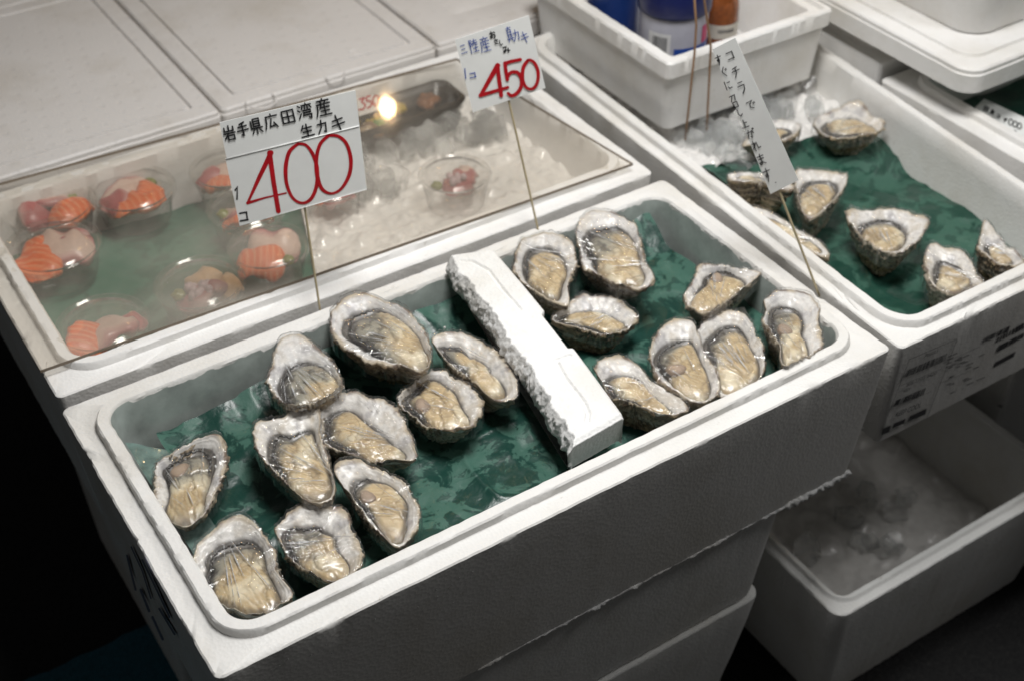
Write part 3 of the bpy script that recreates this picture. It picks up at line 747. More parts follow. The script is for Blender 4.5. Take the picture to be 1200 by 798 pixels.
oyster('golden oyster with a pointed lower tip in the centre of the left cluster', *C4,
  [(75,300),(110,250),(180,245),(250,220),(320,180),(380,155),(430,160),(450,200),(445,260),(440,310),(460,370),(490,430),(500,500),(520,560),(530,620),(525,670),(480,695),(420,700),(350,670),(300,620),(230,560),(160,490),(110,420),(85,360)],
  [(210,300),(280,310),(350,285),(400,290),(410,330),(430,380),(450,440),(480,500),(500,570),(490,620),(450,655),(380,655),(320,620),(260,560),(210,500),(170,440),(165,380),(180,330)],
  zr=.003, grey=130, gamt=.3, gather=-70, warm=1.0, folds=1.3, seed=105)
oyster('dark grey oyster under tight film by the back wall, far left', *C3,
  [(225,270),(270,300),(310,330),(360,370),(400,420),(430,480),(440,520),(400,560),(350,590),(290,610),(230,625),(170,605),(120,560),(95,510),(95,480),(115,420),(125,360),(150,310),(190,285)],
  [(220,410),(280,405),(340,420),(400,470),(420,520),(380,570),(330,600),(260,612),(200,600),(160,550),(145,510),(165,460),(190,425)],
  zr=0.013, zb=-0.024, grey=140, gamt=1.0, gather=95, folds=1.3, warm=.1, seed=106)
oyster('largest pale-rimmed oyster touching the back wall, left of the foam bar', *C9,
  [(110,250),(150,200),(200,140),(260,92),(340,78),(420,90),(480,115),(530,150),(620,170),(700,220),(770,280),(830,350),(860,410),(880,480),(900,580),(880,660),(830,690),(760,685),(680,650),(570,640),(480,620),(410,625),(350,580),(260,530),(190,480),(150,440),(120,370)],
  [(270,240),(350,210),(450,185),(540,200),(620,240),(690,290),(740,340),(790,400),(830,490),(870,560),(860,630),(800,670),(720,650),(680,600),(600,570),(500,540),(400,490),(340,440),(270,410),(225,360),(225,300)],
  zr=0.018, zb=-0.02, grey=150, gamt=.6, gather=-60, folds=1.0, warm=.1, seed=107, deep=.009)
oyster('oval oyster lying crosswise in the middle of the left cluster', *C4,
  [(455,160),(480,150),(520,110),(590,95),(650,90),(700,130),(760,130),(830,150),(880,200),(910,250),(930,310),(960,350),(975,410),(970,470),(900,465),(840,460),(760,475),(700,460),(640,430),(560,410),(500,385),(460,355),(445,300),(445,240)],
  [(460,250),(500,200),(560,175),(620,180),(670,220),(730,270),(790,310),(850,370),(900,390),(880,440),(800,450),(720,450),(650,410),(580,390),(520,360),(460,330),(450,290)],
  zr=-.001, grey=170, gamt=.3, gather=-50, folds=.9, seed=108)
oyster('long wavy-edged oyster beside the broken side of the foam bar', *C5,
  [(290,75),(370,55),(450,45),(530,60),(600,100),(680,150),(740,200),(790,270),(830,350),(835,410),(820,460),(760,480),(700,470),(640,430),(560,350),(480,300),(420,260),(370,200),(320,130)],
  [(340,110),(420,120),(490,130),(510,185),(570,195),(640,240),(660,280),(720,330),(745,380),(730,410),(680,420),(620,400),(560,340),(500,290),(450,240),(400,200),(360,150)],
  zr=.001, grey=150, gamt=.35, gather=-50, folds=.1, seed=109, crust=.3, deep=.009)
oyster('plump smooth oyster with a round brown muscle, lower one beside the bar', *C5,
  [(370,275),(420,310),(470,350),(540,390),(590,440),(610,500),(590,580),(530,640),(480,650),(400,655),(320,645),(250,620),(180,560),(120,520),(85,470),(100,430),(160,380),(230,330),(300,290)],
  [(280,320),(340,335),(390,370),(430,400),(450,440),(480,500),(520,560),(510,600),(470,630),(400,640),(320,620),(250,590),(180,540),(120,490),(100,450),(150,410),(210,360)],
  zr=-.002, grey=150, gamt=.1, muscle=(238,495), gather=-60, folds=.1, seed=110, crust=.35)
oyster('oyster tucked against the back end of the foam bar, right compartment', *C6,
  [(190,205),(250,200),(300,200),(350,230),(385,260),(395,320),(400,380),(370,440),(355,500),(360,560),(360,600),(310,590),(250,560),(200,530),(140,500),(90,460),(55,410),(60,350),(75,290),(100,240),(140,215)],
  [(200,260),(250,265),(300,300),(330,340),(340,400),(320,460),(300,530),(260,540),(210,510),(170,480),(130,430),(115,370),(120,310),(150,275)],
  zr=0.013, zb=-0.024, grey=110, gamt=.15, gather=100, folds=.9, seed=111)
oyster('broad oyster with fan-folded film at the back of the right compartment', *C6,
  [(490,72),(560,80),(620,95),(680,130),(725,150),(745,210),(760,280),(775,350),(800,390),(830,440),(800,490),(740,520),(670,490),(610,480),(560,450),(500,420),(450,390),(430,340),(415,280),(395,220),(400,170),(430,120)],
  [(500,165),(560,155),(620,150),(660,170),(700,210),(740,290),(750,360),(770,410),(740,460),(690,450),(640,460),(580,430),(520,380),(490,330),(460,290),(445,230),(460,190)],
  zr=0.013, zb=-0.024, grey=120, gamt=.55, gather=-60, folds=1.5, warm=.3, seed=112)
oyster('flat sideways oyster with dark underside, right of the foam bar', *C6,
  [(430,530),(490,550),(560,545),(620,560),(680,600),(725,640),(735,680),(700,715),(650,735),(600,755),(540,755),(480,735),(400,715),(320,705),(270,690),(275,655),(330,620),(370,570)],
  [(380,625),(450,615),(530,625),(600,650),(660,680),(670,700),(630,725),(570,745),(500,722),(430,705),(360,690),(300,680),(310,650)],
  zr=-.001, grey=200, gamt=.05, gather=0, folds=.8, seed=113, crust=.7)
oyster('tilted triangular oyster with a pale tip pointing at the right wall', *C7,
  [(530,40),(600,35),(650,40),(720,60),(790,65),(800,85),(760,120),(720,150),(660,190),(600,230),(560,255),(520,240),(480,215),(465,175),(490,130),(510,90),(520,60)],
  [(590,60),(640,50),(690,70),(725,100),(720,130),(680,165),(630,200),(580,225),(530,225),(500,200),(520,150),(550,110),(560,80)],
  zr=0.006, zb=-0.03, grey=80, gamt=.2, gather=-130, folds=.9, seed=114, muscle=(610,95))
oyster('fan-shaped oyster under pleated film, second from the right wall', *C7,
  [(640,240),(690,245),(740,270),(770,310),(780,360),(810,400),(820,460),(810,530),(760,570),(700,600),(650,625),(610,620),(570,560),(540,480),(530,430),(520,370),(525,320),(570,280),(600,255)],
  [(640,300),(700,300),(740,350),(760,400),(790,450),(790,520),(750,560),(700,585),(650,580),(620,530),(600,470),(570,420),(560,370),(600,330)],
  zr=-.004, grey=110, gamt=.35, gather=-100, folds=1.8, seed=116)
oyster('oval oyster overlapping the pleated one near the front wall, right compartment', *C7,
  [(400,290),(450,280),(505,285),(515,330),(530,370),(550,420),(580,470),(610,530),(620,590),(600,630),(550,650),(500,640),(450,610),(400,580),(350,540),(320,480),(312,430),(320,380),(350,330)],
  [(430,365),(490,365),(515,400),(535,450),(560,500),(575,560),(565,600),(530,615),(480,595),(440,570),(400,530),(360,490),(335,450),(350,410),(390,380)],
  zr=.004, grey=120, gamt=.3, muscle=(430,500), gather=-100, folds=.4, seed=115)
oyster('upright white-lipped oyster in the front right corner of the front box', *C7,
  [(820,190),(860,160),(920,150),(990,155),(1040,185),(1065,230),(1060,290),(1075,340),(1080,400),(1040,430),(1000,450),(950,480),(910,500),(890,470),(890,400),(860,350),(835,310),(810,280),(830,240)],
  [(870,210),(930,210),(970,230),(990,280),(985,330),(1010,380),(1015,430),(980,460),(930,480),(905,450),(900,390),(870,340),(850,290),(850,240)],
  zr=0.01, zb=-0.026, grey=110, gamt=.45, muscle=(912,325), gather=-110, folds=.2, warm=.2, seed=117, deep=.009)
oyster('oyster with a dark muddy side against the front end of the foam bar', *C7,
  [(60,500),(80,460),(130,440),(200,445),(260,480),(300,530),(330,570),(380,590),(430,620),(480,660),(480,690),(420,700),(350,695),(280,670),(220,650),(160,640),(120,600),(90,550)],
  [(100,550),(150,520),(210,520),(270,540),(310,590),(350,630),(400,670),(400,690),(350,688),(290,665),(230,640),(170,625),(130,590)],
  zr=.000, grey=170, gamt=.1, gather=-20, folds=.2, seed=118, crust=.9)
Z8 = dict(group=FR2, folds=.8)
oyster('farthest oyster in the right box, lying at the edge of the ice', *C8,
  [(395,120),(440,95),(500,70),(550,55),(580,85),(600,110),(638,120),(630,150),(600,165),(540,175),(480,180),(430,170),(405,150)],
  [(430,130),(480,110),(540,108),(590,130),(610,145),(570,160),(510,170),(450,165)], zr=-.008, zb=-.038, grey=200, gamt=0, gather=180, seed=201, **Z8)
oyster('small pale oyster on the ice half behind the upright paper strip', *C8,
  [(150,215),(165,180),(200,140),(260,122),(310,122),(345,135),(340,165),(300,190),(240,198),(200,200)],
  [(200,170),(250,145),(300,142),(320,155),(280,172),(230,185)], zr=-.008, zb=-.034, grey=0, gamt=0, gather=90, seed=202, **Z8)
oyster('edge-on oyster showing its rough brown back beside the left wall of the right box', *C8,
  [(95,310),(120,300),(190,303),(260,315),(330,350),(300,365),(240,345),(180,335),(120,330)],
  [(140,312),(190,312),(250,325),(290,350),(240,335),(180,325),(140,322)], zr=-.006, zb=-.046, grey=0, gamt=.3, gather=90, seed=203, crust=.3, deep=.003, **Z8)
oyster('oyster standing nearly upright just right of the paper strip foot', *C8,
  [(340,285),(400,290),(460,300),(508,310),(505,345),(480,380),(440,420),(400,455),(365,450),(345,400),(335,360),(325,320)],
  [(370,330),(430,320),(470,330),(475,360),(440,400),(400,430),(370,425),(350,380)], zr=-.004, zb=-.046, grey=60, gamt=0, gather=-100, seed=204, **Z8)
oyster('thin long oyster shell edge along the left wall, crossed by the stick', *C8,
  [(180,420),(230,435),(300,475),(360,510),(420,545),(448,580),(440,600),(400,585),(330,540),(260,497),(200,455)],
  [(240,455),(300,485),(360,520),(410,555),(420,570),(390,565),(330,530),(260,485)], zr=-.004, zb=-.046, grey=0, gamt=.2, gather=-60, seed=205, crust=.5, deep=.003, **Z8)
oyster('wide jagged oyster in the middle of the right box', *C8,
  [(525,425),(580,432),(650,430),(720,440),(790,465),(785,500),(750,540),(720,565),(680,580),(630,570),(580,540),(540,500),(512,460)],
  [(560,480),(620,455),(680,465),(710,500),(700,540),(660,560),(610,555),(570,520)], zr=-.010, zb=-.050, grey=60, gamt=.25, gather=-120, seed=206, **Z8)
oyster('shiny film-covered oyster at the front wall of the right box', *C8,
  [(800,545),(850,560),(900,570),(940,600),(960,650),(980,675),(950,695),(900,720),(850,720),(810,690),(785,640),(780,590)],
  [(830,600),(880,610),(920,640),(940,675),(900,700),(850,700),(820,660)], zr=-.008, zb=-.052, grey=90, gamt=.1, gather=-60, warm=.9, seed=207, **Z8)
oyster('dark brown oyster at the right photo edge in the right box', *C8,
  [(985,462),(1010,490),(1060,550),(1120,600),(1120,620),(1060,620),(1000,590),(965,560),(975,510)],
  [(1010,540),(1060,575),(1085,598),(1050,605),(1000,570),(995,545)], zr=-.012, zb=-.052, grey=90, gamt=.1, gather=-60, seed=208, crust=.8, **Z8)

# ------------------------------------------------------------------ ice
def ice_mesh(seed, s):
    rnd = random.Random(seed); bm = bmesh.new(); bmesh.ops.create_cube(bm, size=1)
    for v in bm.verts: v.co = Vector((v.co.x * s * (1 + rnd.uniform(-.25, .25)), v.co.y * s * (1 + rnd.uniform(-.25, .25)), v.co.z * s * (.8 + rnd.uniform(-.25, .25))))
    bmesh.ops.bevel(bm, geom=bm.edges[:], offset=s * rnd.uniform(.05, .12), segments=1, affect='EDGES')
    me = bpy.data.meshes.new('ice_cube'); bm.to_mesh(me); bm.free(); me.materials.append(M_ICE); return me
ICE = [ice_mesh(i, .020) for i in range(10)]
def ice_pile(poly, z0, n, seed, label, group, smin=.7, smax=1.3, spread=.012):
    rnd = random.Random(seed); P = [at(px, py, z0)[:2] for px, py in poly]
    xs = [p[0] for p in P]; ys = [p[1] for p in P]
    def inside(x, y):
        r = False; j = len(P) - 1
        for i in range(len(P)):
            if (P[i][1] > y) != (P[j][1] > y) and x < (P[j][0] - P[i][0]) * (y - P[i][1]) / (P[j][1] - P[i][1]) + P[i][0]: r = not r
            j = i
        return r
    k = 0; tries = 0
    while k < n and tries < 9999:
        tries += 1
        x = rnd.uniform(min(xs), max(xs)); y = rnd.uniform(min(ys), max(ys))
        if not inside(x, y): continue
        o = bpy.data.objects.new('ice_cube', ICE[rnd.randrange(10)]); COL.objects.link(o)
        o.location = (x, y, z0 + rnd.uniform(-.004, spread)); o.rotation_euler = [rnd.uniform(0, 6) for _ in range(3)]
        s = rnd.uniform(smin, smax); o.scale = (s, s * rnd.uniform(.6, 1), s * rnd.uniform(.6, 1)); tag(o, label, 'ice cube', group); k += 1
def slush(label, FL, FR, BR, BL, z, seed, amp=.006, sc=60):
    n = 90
    FL, FR, BR, BL = [np.array(p[:2], float) for p in (FL, FR, BR, BL)]
    v, u = np.meshgrid(np.linspace(0, 1, n), np.linspace(0, 1, n), indexing='ij')
    P = FL * ((1 - u) * (1 - v))[..., None] + FR * (u * (1 - v))[..., None] + BR * (u * v)[..., None] + BL * ((1 - u) * v)[..., None]
    Z = z + amp * np.abs(fbm(P[..., 0] * sc, P[..., 1] * sc, seed=seed)) * 1.6
    return tag(mk('crushed_ice', np.column_stack([P[..., 0].ravel(), P[..., 1].ravel(), Z.ravel()]), grid_faces(n, n), M_SLUSH), label, 'ice', kind='stuff')
slush('bed of melting ice at the back of the right box', at(815, 205, -.040), at(1045, 158, -.046), (.915, .59), (.648, .59), -.040, 3, .008)
ice_pile([(790, 160), (870, 200), (905, 165), (960, 140), (950, 95), (860, 110)], -.034, 75, 5, 'clear ice cube in the heap at the back of the right box', 'ice cubes heaped in the right box', .6, 1.25, .010)
slush('pale ice bed under the clear sheet beside the sashimi cups', at(372, 330, -.048), (.575, .350), (.572, .606), at(340, 190, -.048), -.046, 4, .008)
ice_pile([(400, 250), (380, 200), (430, 165), (560, 130), (600, 160), (500, 185), (440, 245)], -.036, 60, 6, 'ice cube among the ice under the clear sheet, near the black tray', 'ice cubes under the clear sheet', .7, 1.4)
slush('thin ice bed in the floor of the lower right box', (.592, -.008), (.885, -.008), (.885, .32), (.592, .32), -.400, 8, .006, 40)
ice_pile([(960, 690), (1060, 645), (1080, 590), (1040, 560), (1000, 590), (940, 640)], -.396, 13, 9, 'wet ice lump in the open lower right box', 'ice lumps in the lower right box', .7, 1.5, .012)

# ------------------------------------------------------------------ sashimi cups
def slab_piece(c, L, Wd, T, ang, tilt, cola, colb, stripes, seed, bend=.3):
    n, m = 26, 14; v = []; cc = []
    ca, sa = math.cos(ang), math.sin(ang); ct, st = math.cos(tilt), math.sin(tilt)
    for i in range(n):
        a = i / (n - 1) * 2 - 1
        for j in range(m):
            b = 2 * math.pi * j / m
            w = Wd * (1 - abs(a) ** 4) ** .5 if abs(a) < 1 else 0
            y = w * math.cos(b) * (1 + .12 * math.sin(4 * a + seed)); zz = T * math.sin(b) * (1 - abs(a) ** 6) + bend * L * (1 - a * a) * .5
            x = a * L
            y2 = y * ct - zz * st; z2 = y * st + zz * ct
            jj = float(vn(a * 2.5, math.cos(b) * 1.5, math.sin(b) * 1.5, seed + int(L * 9e3)))
            y2 += jj * Wd * .22; z2 += jj * T * .5
            v.append((c[0] + x * ca - y2 * sa, c[1] + x * sa + y2 * ca, c[2] + z2))
            s = .5 + .5 * math.sin((a * stripes + 1.4 * abs(math.cos(b)) + .4 * math.sin(seed + 3 * a)) * 2.6)
            t = max(0, s - .45) / .55 * (1 if stripes else 0)
            e = 1 - min(1, (1 - abs(math.cos(b))) * 4) if not stripes else 0
            cc.append([p * (1 - t) + q * t if stripes else p * (1 - e) + q * e for p, q in zip(cola, colb)])
    return v, grid_faces(n, m, True), np.array(cc)
SAL = ((.80, .15, .03), (.84, .33, .16)); WHT = ((.68, .50, .42), (.40, .09, .10)); TUN = ((.42, .10, .10), (.60, .38, .35)); OCT = ((.62, .50, .52), (.28, .08, .10)); SCA = ((.72, .46, .24), (.75, .55, .35))
def cup(label, px, py, w, pieces, seed, z=-.008, h=.034):
    c = at(px, py, z); r = w / 2 * np.linalg.norm(c - CAM) / FPX * 1.0
    root = empty('sashimi_cup', (c[0], c[1], z - h), label, 'sashimi cup', 'clear cups of sashimi')
    C0 = (c[0], c[1], z - h)
    v, f = lathe([(.001, .0), (r * .78, 0), (r * .82, .002), (r * .97, h - .003), (r * 1.0, h - .002)], C0, 48)
    mk('cup', v, f, M_CUP, root)
    v, f = lathe([(r * 1.04, h - .006), (r * 1.05, h), (r * 1.03, h + .0018), (r * .97, h + .0018), (r * .94, h - .001), (r * .90, h - .001), (r * .87, h + .002), (r * .5, h + .0024), (.001, h + .0025)], C0, 48)
    lid = mk('lid', v, f, M_CUP, root)
    rnd = random.Random(seed)
    for (kind, dx, dy, L, Wd, ang) in pieces:
        cc = (c[0] + dx * r, c[1] + dy * r, z - h * .42 + rnd.uniform(-.001, .004))
        if kind == 'wasabi':
            n = 14; V = []; 
            for i in range(n):
                p = math.pi * i / (n - 1)
                for j in range(16):
                    a = 2 * math.pi * j / 16; rr = r * .17 * (1 + .12 * math.sin(3 * a + i))
                    V.append((cc[0] + rr * math.sin(p) * math.cos(a), cc[1] + rr * math.sin(p) * math.sin(a), cc[2] + .006 + rr * .7 * math.cos(p)))
            mk('wasabi', V, grid_faces(n, 16, True), M_FISH, root, cols=np.tile([.22, .24, .05], (len(V), 1))); continue
        if kind == 'octopus':
            for q in range(14):
                a = rnd.uniform(0, 6.28); d = rnd.uniform(0, .33) * r; rr = r * rnd.uniform(.08, .13)
                vv, ff = lathe([(.0001, rr), (rr * .7, rr * .75), (rr, 0), (rr * .7, -rr * .7), (.0001, -rr)], (cc[0] + d * math.cos(a), cc[1] + d * math.sin(a), cc[2] + .008 + rnd.uniform(0, .004)), 14)
                mk('sucker', vv, ff, M_FISH, root, cols=np.tile([.62, .46, .48], (len(vv), 1)))
            kind = 'tuna'
        pal = dict(salmon=SAL, white=WHT, tuna=TUN, scallop=SCA)[kind]
        v, f, col = slab_piece(cc, L * r * 1.15, Wd * r * 1.3, r * .17, ang, rnd.uniform(-.7, .7), pal[0], pal[1], 9 if kind == 'salmon' else 0, seed, .38)
        mk(kind + '_slice', v, f, M_FISH, root, cols=col)
S, Wt, T_, O, K, Z = 'salmon', 'white', 'tuna', 'octopus', 'scallop', 'wasabi'
cup('sashimi cup with tuna, salmon and wasabi, second row from the left back', 155, 222, 92, [(Wt, -.1, .3, .65, .3, .2), (T_, -.45, .0, .45, .25, 1.2), (S, .0, -.35, .6, .3, .1), (S, .35, -.1, .4, .25, .8), (Z, .55, .35, 0, 0, 0)], 1)
cup('sashimi cup with pale fish behind another cup, at the left edge', 57, 240, 98, [(T_, -.3, .1, .5, .3, 1.0), (Wt, .1, .3, .6, .35, -.2), (S, .35, -.3, .5, .25, .3), (Z, .55, .2, 0, 0, 0)], 2)
cup('sashimi cup with a big salmon slice, nearest the left wall', 62, 288, 102, [(S, -.35, -.05, .55, .4, .9), (Wt, .2, .1, .6, .4, -.4), (T_, .45, .3, .4, .2, .3), (S, -.1, .4, .5, .25, .2)], 3)
cup('sashimi cup with octopus suckers and a scallop', 234, 332, 100, [(O, .0, -.1, .5, .4, .5), (K, .25, .45, .35, .3, .4), (K, .6, -.1, .3, .25, .1), (Z, -.5, .1, 0, 0, 0)], 4)
cup('sashimi cup with striped salmon below the 400 price card', 314, 289, 90, [(S, -.3, -.15, .55, .4, -.5), (Wt, .25, .25, .6, .35, -.5), (T_, .35, .4, .4, .2, -.6), (Z, .3, -.5, 0, 0, 0)], 5)
cup('sashimi cup with salmon fan against the front wall, foremost', 120, 379, 100, [(S, -.4, -.1, .55, .35, .9), (Wt, .15, -.05, .55, .45, .2), (T_, .55, .1, .4, .2, -.3)], 6)
cup('lone sashimi cup of pink octopus sitting on the ice', 533, 205, 82, [(O, .0, -.1, .4, .3, .2), (T_, .4, .1, .3, .25, 1.2), (Wt, .5, .25, .25, .2, .4), (Z, -.6, .0, 0, 0, 0)], 7)
cup('sashimi cup partly hidden behind the top left of the 400 card', 266, 198, 82, [(T_, -.3, .2, .5, .25, -.2), (Wt, .1, .1, .6, .3, -.3), (S, .0, -.3, .7, .3, -.4)], 8)
cup('sashimi cup with wasabi mostly hidden behind the 400 card', 288, 243, 86, [(Z, -.55, .3, 0, 0, 0), (Wt, .0, .1, .6, .35, -.4), (S, -.1, -.3, .6, .3, -.2)], 9)
cup('reddish sashimi cup peeping out below the right end of the 400 card', 388, 218, 70, [(T_, .1, -.3, .5, .3, .0), (S, -.2, .1, .5, .3, .3)], 10, z=-.014)

# black food tray under the sheet
def tray():
    a = at(405, 168, -.008); b = at(560, 118, -.008)
    root = empty('food_tray', (a[0], a[1], -.03), 'black tray of assorted food under the clear sheet behind the ice', 'food tray')
    x0, x1 = a[0] - .06, b[0] - .006; y0, y1 = a[1] + .004, .608
    pr = [(.012, -.030, .012), (.010, -.028, .012), (0, -.008, .014), (.001, -.0065, .014), (.004, -.0065, .012), (.006, -.008, .012), (.012, -.024, .01), (.02, -.0245, .008)]
    A, f = sweep((x0, y0, x1, y1), pr, None, 0, 3, ns=40)
    mk('tray_body', A, f, M_TRAY, root)
    rnd = random.Random(4)
    cols = [(.30, .20, .10), (.62, .45, .05), (.12, .25, .04), (.32, .13, .05), (.5, .38, .25), (.16, .09, .04), (.25, .15, .08)]
    for i in range(22):
        cx = x0 + .02 + (x1 - x0 - .04) * rnd.random(); cy = y0 + .014 + (y1 - y0 - .028) * rnd.random()
        c = cols[i % 7]; v, f, col = slab_piece((cx, cy, -.018), rnd.uniform(.008, .015), rnd.uniform(.006, .009), .006, rnd.uniform(0, 3), .2, c, tuple(q * .7 for q in c), 0, i)
        mk('food_piece', v, f, M_FISH, root, cols=col)
    A, f = sweep((x0 + .004, y0 + .004, x1 - .004, y1 - .004), [(0, -.0062, .01), (.003, -.0055, .01), (.02, -.0052, .01)], None, .0003, 3, ns=40)
    mk('tray_film', A, f[:-2] + [f[-1]], M_FILM, root)
tray()

# acrylic sheet
def acrylic():
    FL, FR = at(46, 431, .013), at(742, 189, .013); BR = at(535, 66, .013); BL = np.array([FL[0] + .008, BR[1] + .008 + (.034), .013])
    BL = np.array([FL[0], at(250, 141, .013)[1] + .012, .013])
    vs = []
    n = 2
    for z in (.0075, .0105):
        for p in (FL, FR, BR, BL): vs.append((p[0], p[1], z))
    f = [(4, 5, 6, 7), (3, 2, 1, 0)]
    o = mk('clear_sheet', vs, f, M_ACRYL, smooth=False)
    tag(o, 'foggy clear plastic sheet covering the box of sashimi cups', 'plastic sheet')
    v = [vs[i] for i in (0, 1, 2, 3, 4, 5, 6, 7)]
    mk('sheet_edge', v, [(0, 1, 5, 4), (1, 2, 6, 5), (2, 3, 7, 6), (3, 0, 4, 7)], plain('acrylic_edge', (0.20, 0.155, 0.11), 0.3), o, smooth=False)
    rnd = random.Random(8)
    drops_v = []; drops_f = []
    for k in range(60):
        u, w = rnd.random(), rnd.random()
        p = (np.array(FL) * (1 - u) + np.array(FR) * u) * (1 - w) + (np.array(BL) * (1 - u) + np.array(BR) * u) * w
        r = rnd.choice((.0006, .0008, .0013)); st = len(drops_v)
        v, f = lathe([(r, .0), (r * .8, r * .4), (.0001, r * .6)], (p[0], p[1], .0106), 10); drops_v += v; drops_f += [tuple(i + st for i in q) for q in f]
    w = mk('water_drops', drops_v, drops_f, M_ICE, o); w['kind'] = 'stuff'
acrylic()

# ------------------------------------------------------------------ handwriting
def seg(*p): return list(p)
G = {
 'iwa': [[(.5,.02),(.5,.36)], [(.15,.12),(.15,.38),(.85,.38),(.85,.12)], [(.05,.52),(.95,.52)], [(.45,.52),(.1,.85)], [(.35,.68),(.35,.98)], [(.35,.68),(.85,.68),(.85,.98)], [(.35,.95),(.85,.95)]],
 'te': [[(.7,.05),(.3,.15)], [(.15,.33),(.85,.3)], [(.05,.57),(.95,.55)], [(.5,.12),(.52,.9),(.35,.85)]],
 'ken': [[(.3,.03),(.75,.03),(.75,.5),(.3,.5),(.3,.03)], [(.3,.19),(.75,.19)], [(.3,.34),(.75,.34)], [(.12,.15),(.12,.62),(.92,.62)], [(.5,.62),(.5,.98)], [(.3,.72),(.15,.92)], [(.7,.72),(.88,.92)]],
 'hiro': [[(.5,0),(.5,.13)], [(.12,.15),(.95,.15)], [(.15,.15),(.12,.6),(0,.98)], [(.5,.35),(.35,.85),(.8,.8)], [(.65,.6),(.88,.95)]],
 'ta': [[(.08,.1),(.92,.1),(.92,.9),(.08,.9),(.08,.1)], [(.5,.1),(.5,.9)], [(.08,.5),(.92,.5)]],
 'wan': [[(.05,.1),(.18,.2)], [(0,.38),(.13,.48)], [(.02,.9),(.2,.62)], [(.6,0),(.6,.1)], [(.3,.12),(.95,.12)], [(.52,.12),(.5,.35)], [(.7,.12),(.7,.35)], [(.35,.2),(.28,.35)], [(.85,.2),(.95,.33)], [(.35,.45),(.85,.45),(.85,.6),(.38,.6),(.35,.75),(.9,.75),(.85,.98),(.7,.93)]],
 'san': [[(.5,0),(.5,.1)], [(.15,.12),(.9,.12)], [(.35,.17),(.4,.27)], [(.68,.15),(.6,.28)], [(.1,.32),(.95,.3)], [(.15,.32),(.12,.65),(0,.95)], [(.38,.38),(.28,.55)], [(.32,.5),(.88,.5)], [(.32,.7),(.85,.7)], [(.2,.93),(.95,.93)], [(.58,.35),(.58,.93)]],
 'nama': [[(.28,.08),(.1,.4)], [(.2,.3),(.88,.28)], [(.2,.58),(.82,.56)], [(.03,.92),(.97,.9)], [(.52,.02),(.52,.92)]],
 'ka': [[(.1,.3),(.85,.27),(.75,.9),(.6,.85)], [(.48,.02),(.42,.5),(.08,.95)]],
 'ki': [[(.15,.33),(.85,.25)], [(.08,.62),(.95,.52)], [(.42,.02),(.6,.98)]],
 'ko': [[(.1,.15),(.9,.12),(.88,.87)], [(.05,.88),(.97,.86)]],
 'one': [[(.2,.25),(.55,0),(.5,1)]], 'bar': [[(.5,0),(.55,1)]],
 'mi3': [[(.15,.1),(.85,.08)], [(.2,.5),(.8,.48)], [(.02,.92),(.98,.9)]],
 'riku': [[(.08,.02),(.08,1)], [(.08,.05),(.3,.05),(.2,.25),(.32,.4),(.1,.5)], [(.4,.15),(.95,.12)], [(.66,0),(.66,.3)], [(.35,.32),(1,.3)], [(.55,.33),(.4,.5)], [(.75,.33),(.78,.47),(.95,.45)], [(.4,.68),(.95,.66)], [(.67,.52),(.67,.95)], [(.33,.95),(1,.93)]],
 'ma': [[(.2,.1),(.85,.08)], [(.5,0),(.5,.2)], [(.28,.2),(.75,.2),(.75,.7),(.28,.7),(.28,.2)], [(.28,.37),(.75,.37)], [(.28,.54),(.75,.54)], [(.05,.8),(.97,.78)], [(.35,.84),(.15,1)], [(.68,.84),(.85,1)]],
 'o': [[(.1,.25),(.6,.22)], [(.35,0),(.35,.85),(.15,.85),(.05,.7),(.5,.5),(.85,.6),(.8,.85),(.55,.95)], [(.75,.15),(.92,.3)]],
 'sa': [[(.1,.3),(.85,.2)], [(.4,0),(.7,.55)], [(.2,.6),(.25,.9),(.75,.95)]],
 'shi': [[(.3,0),(.28,.7),(.5,.95),(.85,.75)]],
 'mi': [[(.15,.12),(.6,.1),(.3,.8),(.1,.75),(.2,.55),(.6,.6),(.95,.75)], [(.8,.35),(.7,.95)]],
 'chi': [[(.75,.05),(.2,.15)], [(.05,.42),(.95,.38)], [(.52,.12),(.5,.6),(.2,.98)]],
 'ra': [[(.25,.05),(.8,.05)], [(.1,.35),(.9,.33),(.8,.7),(.4,.98)]],
 'de': [[(.05,.2),(.75,.12),(.4,.4),(.35,.75),(.7,.95)], [(.75,.4),(.82,.52)], [(.88,.33),(.96,.45)]],
 'su': [[(.05,.22),(.95,.2)], [(.55,0),(.55,.5),(.35,.65),(.25,.5),(.5,.42),(.58,.6),(.3,1)]],
 'gu': [[(.65,0),(.2,.45),(.65,1)], [(.75,.3),(.82,.42)], [(.9,.22),(.98,.35)]],
 'ni': [[(.15,.05),(.1,.95)], [(.45,.25),(.85,.22)], [(.45,.7),(.55,.9),(.95,.85)]],
 'sho': [[(.1,.08),(.85,.05),(.7,.45)], [(.45,.1),(.1,.5)], [(.2,.58),(.8,.58),(.8,.98),(.2,.98),(.2,.58)]],
 'ue': [[(.5,0),(.5,.92)], [(.5,.4),(.85,.4)], [(.05,.95),(.97,.95)]],
 'ga': [[(.05,.3),(.65,.28),(.55,.9),(.42,.8)], [(.35,.05),(.1,.9)], [(.72,.2),(.85,.5)], [(.82,.02),(.88,.12)], [(.94,0),(1,.1)]],
 're': [[(.25,0),(.25,1)], [(.05,.25),(.4,.22),(.05,.75)], [(.3,.5),(.6,.2),(.65,.8),(.95,.75)]],
 'mah': [[(.1,.2),(.9,.18)], [(.15,.45),(.85,.43)], [(.5,0),(.5,.85),(.25,.95),(.15,.8),(.5,.72),(.9,.95)]],
 'dot': [[(.4,.5),(.5,.55)]],
}
